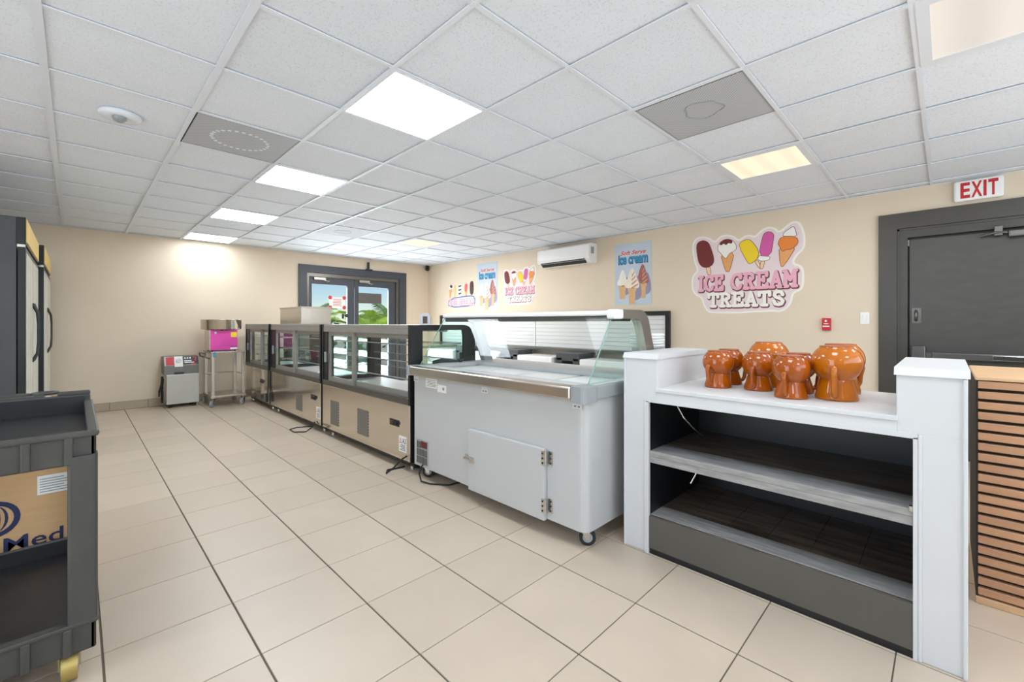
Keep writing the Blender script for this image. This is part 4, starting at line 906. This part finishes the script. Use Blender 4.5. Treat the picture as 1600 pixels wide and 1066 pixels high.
def treats_decal(yl, z0, sc, label):
    f = onwall(yl, z0, sc)
    t = thing('wall_decal', label, 'decal', (XW-.003, yl-.6*sc, z0), 'ice cream treats decals')
    ol = smoothp(DEC['outline'], 2)
    bk = part('backing', MB().mapped(ol, f, 0, .003), CREAM, t)
    part('pink_field', MB().mapped(grow(ol, -.022), f, .003, .0034), PINKL, bk)
    dd = [.0036]
    def sh(name, key, m, outline=True, it=1):
        p = smoothp(DEC[key], it); d = dd[0]; dd[0] += .0003
        o = part(name, MB().mapped(p, f, d, d+.0002), m, t)
        if outline: part('outline', MB().mapped(grow(p, .0055), f, d-.00014, d+.00004), OUTL, o)
    sh('popsicle_stick', 'stick1', STK); sh('chocolate_bar', 'choc', CHOC, it=2)
    sh('waffle_cone', 'cone2', WAFF); sh('vanilla_scoop', 'scoop2', CREAM); sh('chocolate_topping', 'top2', CHOC, False)
    sh('popsicle_stick', 'stick3', STK); sh('yellow_popsicle', 'yellow', YEL); sh('popsicle_stick', 'stick4', STK); sh('bitten_end', 'bite', CREAM); sh('pink_popsicle', 'pink', MAG)
    sh('waffle_cone', 'cone5', WAFF); sh('whipped_cream', 'cream5', CREAM, it=1); sh('orange_scoop', 'orange', ORA)
    for txt, s0, s1, t0, t1, m in (('ICE', .105, .40, .315, .485, PKT), ('CREAM', .49, 1.155, .315, .485, PKT), ('TREATS', .225, 1.045, .115, .262, CREAM)):
        for ci in range(len(txt)):
            o = MB(); stroke_text(o, txt, f, s0, s1, t0, t1, .0255, .0042, 0, .006, -.009, only=ci)
            k = MB(); stroke_text(k, txt, f, s0, s1, t0, t1, .018, .0055, only=ci)
            a = part('letter', k, m, t); part('letter_outline', o, OUTL, a)
    return t
treats_decal(2.31, 1.30, 1.0, 'large ice cream treats wall decal between poster and exit door')
treats_decal(5.755, 1.515, .675, 'small ice cream treats wall decal left of the air conditioner')

PBLUE = mat('pale_blue_print', (194, 205, 219), .4, var=.05, vscale=4); PEDGE = mat('poster_edge', (192, 206, 216), .4); BLUEL = mat('blue_letter_print', (56, 148, 192), .4); DBLUE = mat('dark_blue_print', (40, 72, 110), .4)
SWC = mat('soft_serve_print', (240, 226, 208), .45); SWP = mat('soft_serve_shade_print', (200, 152, 136), .45); CUPC = mat('cup_cone_print', (218, 176, 122), .45, var=.08, vscale=30); SWB = mat('chocolate_serve_print', (166, 98, 84), .45); PURP = mat('purple_shadow_print', (150, 142, 170), .5)
def poster(yl, z0, wd, ht, label):
    f = onwall(yl, z0)
    g = lambda s, v, d: f(s*wd, (1-v)*ht, d)
    t = thing('ice_cream_poster', label, 'poster', (XW-.003, yl-wd/2, z0), 'soft serve posters')
    part('sheet', MB().mapped([(0, 0), (1, 0), (1, 1), (0, 1)], g, 0, .004), PEDGE, t)
    part('blue_field', MB().mapped([(.05, .03), (.95, .03), (.95, .97), (.05, .97)], g, .004, .0043), PBLUE, t)
    k = MB(); put_text(k, 'Soft Serve', g, .16, .86, .185, .115, .0049, off=.02, shear=.35); o = MB(); put_text(o, 'Soft Serve', g, .15, .87, .192, .112, .0046, off=.045, shear=.35)
    a = part('script_lettering', k, REDINK, t); part('lettering_outline', o, SWC, a)
    k = MB(); put_text(k, 'ice cream', g, .12, .90, .325, .175, .0058, off=.028, spacing=.95); o = MB(); put_text(o, 'ice cream', g, .10, .915, .34, .17, .0053, off=.055, spacing=.95)
    a = part('block_lettering', k, BLUEL, t); part('lettering_outline', o, DBLUE, a)
    dd = .0046
    for cx, top, cup0, cup1, wc, sw, m1, m2 in ((.22, .42, .68, .90, .10, .145, CREAM, SWC), (.77, .36, .66, .90, .10, .155, SWB, SWP), (.49, .40, .73, .985, .105, .19, SWC, SWP)):
        hh = cup0-top
        part('swirl_shadow', MB().mapped(smoothp([(cx-.1, cup1-.05), (cx+sw+.06, cup1-.06), (cx+sw+.07, cup0), (cx+.12, top+.08), (cx, cup0)], 2), g, dd, dd+.0002), PURP, t); dd += .0003
        sp = smoothp([(cx-sw, cup0), (cx-sw*1.05, cup0-.22*hh), (cx-sw*.7, cup0-.42*hh), (cx-sw*.55, cup0-.68*hh), (cx-.02, top), (cx+.03, top), (cx+sw*.62, cup0-.62*hh), (cx+sw*.75, cup0-.42*hh), (cx+sw*1.05, cup0-.2*hh), (cx+sw, cup0+.02)], 2)
        s = part('soft_serve', MB().mapped(sp, g, dd, dd+.0002), m1, t); dd += .0003
        for q in range(4):
            v0 = cup0-hh*(.08+.2*q); ww = sw*(1.0-.2*q)
            part('swirl_band', MB().mapped(smoothp([(cx-ww*.2, v0+.02), (cx+ww*.95, v0-.05), (cx+ww*.9, v0-.02), (cx, v0+.045)], 1), g, dd, dd+.0002), m2, s)
        c = part('cone_cup', MB().mapped([(cx-wc*1.15, cup0), (cx+wc*1.15, cup0), (cx+wc*1.1, cup0+.05), (cx+wc*.9, cup0+.055), (cx+wc*.75, cup1), (cx-wc*.75, cup1), (cx-wc*.9, cup0+.055), (cx-wc*1.1, cup0+.05)], g, dd, dd+.0002), CUPC, t); dd += .0004
    return t
poster(3.402, 1.468, .565, .862, 'pale blue soft serve ice cream poster right of the air conditioner')
poster(6.46, 1.44, .565, .912, 'pale blue soft serve ice cream poster near the back corner')
# third decal: five treats over a blue banner
f = onwall(7.40, 1.515)
t = thing('wall_decal', 'small ice cream decal with a blue banner nearest the back corner', 'decal', (XW-.003, 6.97, 1.515))
ban = smoothp([(.0, .0), (.87, .03), (.88, .22), (.70, .25), (.02, .21)], 1)
part('banner', MB().mapped(ban, f, 0, .003), mat('banner_blue', (106, 120, 168), .5), t)
bf = part('banner_field', MB().mapped(grow(ban, -.025), f, .003, .0034), mat('banner_field', (206, 214, 232), .5), t)
for ci, c in enumerate('ICE CREAM'):
    if c == ' ': continue
    k = MB(); stroke_text(k, 'ICE CREAM', f, .06, .83, .06, .165, .013, .0045, only=ci); o = MB(); stroke_text(o, 'ICE CREAM', f, .06, .83, .06, .165, .020, .0036, only=ci)
    part('letter', k, mat('pink_white_print', (240, 200, 212), .5), bf); part('letter_outline', o, mat('plum_print', (150, 60, 110), .5), bf)
CR2 = CREAM
part('waffle_cone', MB().mapped([(.04, .40), (.14, .40), (.075, .21), (.055, .21)], f, 0, .003), WAFF, t)
part('vanilla_scoop', MB().mapped(smoothp([(.03, .39), (.05, .46), (.10, .48), (.15, .46), (.155, .39)], 2), f, .003, .0034), CR2, t)
part('chocolate_topping', MB().mapped(smoothp([(.05, .44), (.10, .50), (.16, .45), (.12, .41), (.08, .44)], 2), f, .0034, .0038), BLACKP, t)
part('twist_bar', MB().mapped(smoothp([(.20, .22), (.27, .22), (.26, .48), (.20, .48)], 2), f, 0, .003), mat('caramel_print', (214, 190, 130), .5), t)
s = part('striped_bar', MB().mapped(smoothp([(.33, .22), (.45, .24), (.46, .49), (.36, .49)], 2), f, 0, .003), CR2, t)
for q in range(3): part('dark_stripe', MB().mapped([(.35, .27+.075*q), (.44, .285+.075*q), (.44, .315+.075*q), (.35, .30+.075*q)], f, .003, .0034), BLACKP, s)
part('strawberry_scoop', MB().mapped(smoothp([(.54, .34), (.55, .46), (.60, .49), (.65, .46), (.63, .34), (.58, .31)], 2), f, .003, .0034), mat('strawberry_print', (216, 100, 104), .5), t)
part('waffle_cone', MB().mapped([(.55, .36), (.63, .36), (.61, .22), (.59, .22)], f, 0, .003), WAFF, t)
part('chocolate_bar', MB().mapped(smoothp([(.71, .25), (.83, .25), (.83, .50), (.77, .53), (.71, .49)], 2), f, 0, .003), mat('dark_chocolate_print', (70, 40, 42), .5), t)

# air conditioner
ac = thing('air_conditioner', 'white split air conditioner high on the right wall', 'air conditioner', (XW-.1, 4.2, 2.11))
ap = [(XW, 2.40), (XW-.16, 2.395), (XW-.20, 2.37), (XW-.205, 2.22), (XW-.19, 2.165), (XW-.13, 2.115), (XW, 2.11)]
part('body', MB().prism(ap, 'y', 3.74, 4.70), WHITEP, ac)
for a, b in ((3.715, 3.745), (4.695, 4.72)): part('end_panel', MB().prism([(p[0]-(.003 if p[0] < XW else 0), p[1]) for p in ap], 'y', a, b), WHITEP, ac)
part('air_slot', MB().prism([(XW-.197, 2.17), (XW-.192, 2.155), (XW-.135, 2.107), (XW-.13, 2.115)], 'y', 3.80, 4.66), BLACKP, ac)
part('louvre', MB().prism([(XW-.20, 2.195), (XW-.205, 2.19), (XW-.188, 2.15), (XW-.183, 2.155)], 'y', 3.80, 4.66), WHITEP, ac)
part('side_vent', MB().box(XW-.15, XW-.08, 3.711, 3.716, 2.24, 2.34), GREYP, ac)
# exit sign
ex = thing('exit_sign', 'white exit sign with red letters above the grey door', 'sign', (XW-.02, -.19, 2.275))
part('housing', RB(XW-.045, XW, -.337, -.042, 2.275, 2.455, .016, 3), WHITEP, ex)
fe = lambda s, t_, d: (XW-.0455-d, -.042-s, 2.275+t_)
for k, c in enumerate('EXIT'):
    w0 = [.040, .105, .177, .205][k]; w1 = [.098, .170, .195, .262][k]
    m = MB(); put_text(m, c, fe, w0, w1, .022, .158, .001, off=.03); part('letter', m, RED, ex)
# fire alarm pull station, light switch
fa = thing('fire_alarm', 'red fire alarm pull station on the beige wall', 'fire alarm', (XW-.02, .885, 1.13))
part('box', RB(XW-.04, XW, .848, .922, 1.135, 1.262, .006), RED, fa)
part('white_mark', MB().cyl((XW-.043, .888, 1.232), (XW-.039, .888, 1.232), .010, n=12), PAPER, fa)
part('pull_bar', RB(XW-.05, XW-.038, .856, .914, 1.17, 1.184, .003), PAPER, fa)
part('small_print', B(XW-.0415, XW-.0395, .866, .904, 1.20, 1.208), PAPER, fa)
sw = thing('light_switch', 'white light switch plate beside the exit door frame', 'switch', (XW-.006, .576, 1.2))
part('plate', RB(XW-.008, XW, .54, .612, 1.20, 1.318, .003), WHITEP, sw)
part('rocker', RB(XW-.013, XW-.006, .558, .594, 1.225, 1.292, .003), PAPER, sw)
# security cameras
sc1 = thing('security_camera', 'small black security camera in the back right corner', 'camera', (XW-.05, 8.09, 2.36))
part('mount', MB().cyl((XW-.05, 8.09, 2.43), (XW-.05, 8.09, 2.472), .035, n=16), BLACKP, sc1)
part('head', MB().lathe([(.001, 2.355), (.03, 2.362), (.042, 2.39), (.04, 2.415), (.025, 2.432), (.001, 2.432)], (XW-.05, 8.09, 0), 18), BLACKP, sc1)
sc2 = thing('door_sensor', 'black bracket sensor above the middle of the glass door', 'sensor', (4.09, YB-.04, 2.25))
part('bracket', MB().rbox(4.03, 4.17, YB-.075, YB-.0355, 2.252, 2.275, .006), BLACKP, sc2)
part('arm', MB().cyl((4.10, YB-.03, 2.27), (4.10, YB-.03, 2.41), .024, n=14), BLACKP, sc2)

# =================================================================== OUTSIDE THE GLASS DOOR
def frond_mesh(L, droop, m, seed):
    rnd = random.Random(seed); mb = MB(); P = []
    for k in range(11):
        q = k/10; P.append(Vector((L*(q-.18*q*q*droop), 0, L*(.55*q-droop*.75*q*q))))
    mb.tube(P, [.014*(1-.8*k/10) for k in range(11)], 5)
    for k in range(1, 40):
        q = .08+.92*k/40; i = min(9, int(q*10)); p = P[i].lerp(P[i+1], q*10-i); ll = .34*math.sin(PI*min(1, q*.9+.12))*rnd.uniform(.85, 1.1)*L/1.5
        for s in (-1, 1):
            tip = p+Vector((ll*.55, s*ll*.8, -ll*.35)); mid = p+Vector((ll*.25, s*ll*.45, .03)); w_ = Vector((.010, 0, 0))
            mb.add([p-w_, p+w_, mid+w_*1.1, tip, mid-w_*1.1], [(0, 1, 2, 4), (4, 2, 3)])
    return mb.mesh('frond', m)
FR = [frond_mesh(1.5, .55, LEAF, 1), frond_mesh(1.6, .8, LEAF, 2), frond_mesh(1.5, .7, LEAFD, 3)]
def palm(x, y, trunk_h, n, sc, label, kinds=(0, 1), seed=0):
    rnd = random.Random(seed)
    t = thing('palm_tree', label, 'palm', (x, y, -.13), 'palms outside the glass door')
    part('trunk', MB().tube([(x, y, -.13), (x+.03, y, trunk_h*.5), (x, y, trunk_h)], [.11, .085, .07], 10), BARK, t)
    for k in range(n):
        o = bpy.data.objects.new('frond', FR[kinds[k % len(kinds)]]); o.location = (0, 0, trunk_h+.13); o.scale = (sc,)*3
        o.rotation_euler = (0, -rnd.uniform(-.2, .75), 2*PI*k/n+rnd.uniform(-.2, .2)); link(o, t)
palm(5.9, 11.6, .75, 16, .95, 'bright yellow green palm seen through the right glass leaf', (0, 1), 1)
palm(7.6, 13.4, .9, 14, 1.1, 'green palm behind the bright one at the right glass edge', (0, 1, 2), 2)
palm(4.7, 13.2, 2.75, 14, 1.1, 'tall palm whose fronds hang into the left glass leaf', (1, 2), 3)
palm(6.4, 17.5, 1.0, 14, 1.2, 'distant dark green palm seen low in the left glass leaf', (2, 1), 4)
hb = MB()
rnd = random.Random(3)
for k in range(420):
    x = rnd.uniform(1, 22); y = 21+rnd.uniform(-.6, .6); z = rnd.uniform(-.1, 1.35); r = rnd.uniform(.12, .3); d = Vector((rnd.uniform(-1, 1), rnd.uniform(-1, 1), rnd.uniform(-.3, 1))).normalized(); a = d.orthogonal()*r; b = d.cross(a).normalized()*r*.6
    c = Vector((x, y, z)); hb.add([c-a, c+b, c+a, c-b], [(0, 1, 2, 3)])
hg = single('hedge', hb, HEDGE, 'low green hedge far outside the glass door', 'hedge', (11, 21, -.13)); hg['kind'] = 'stuff'
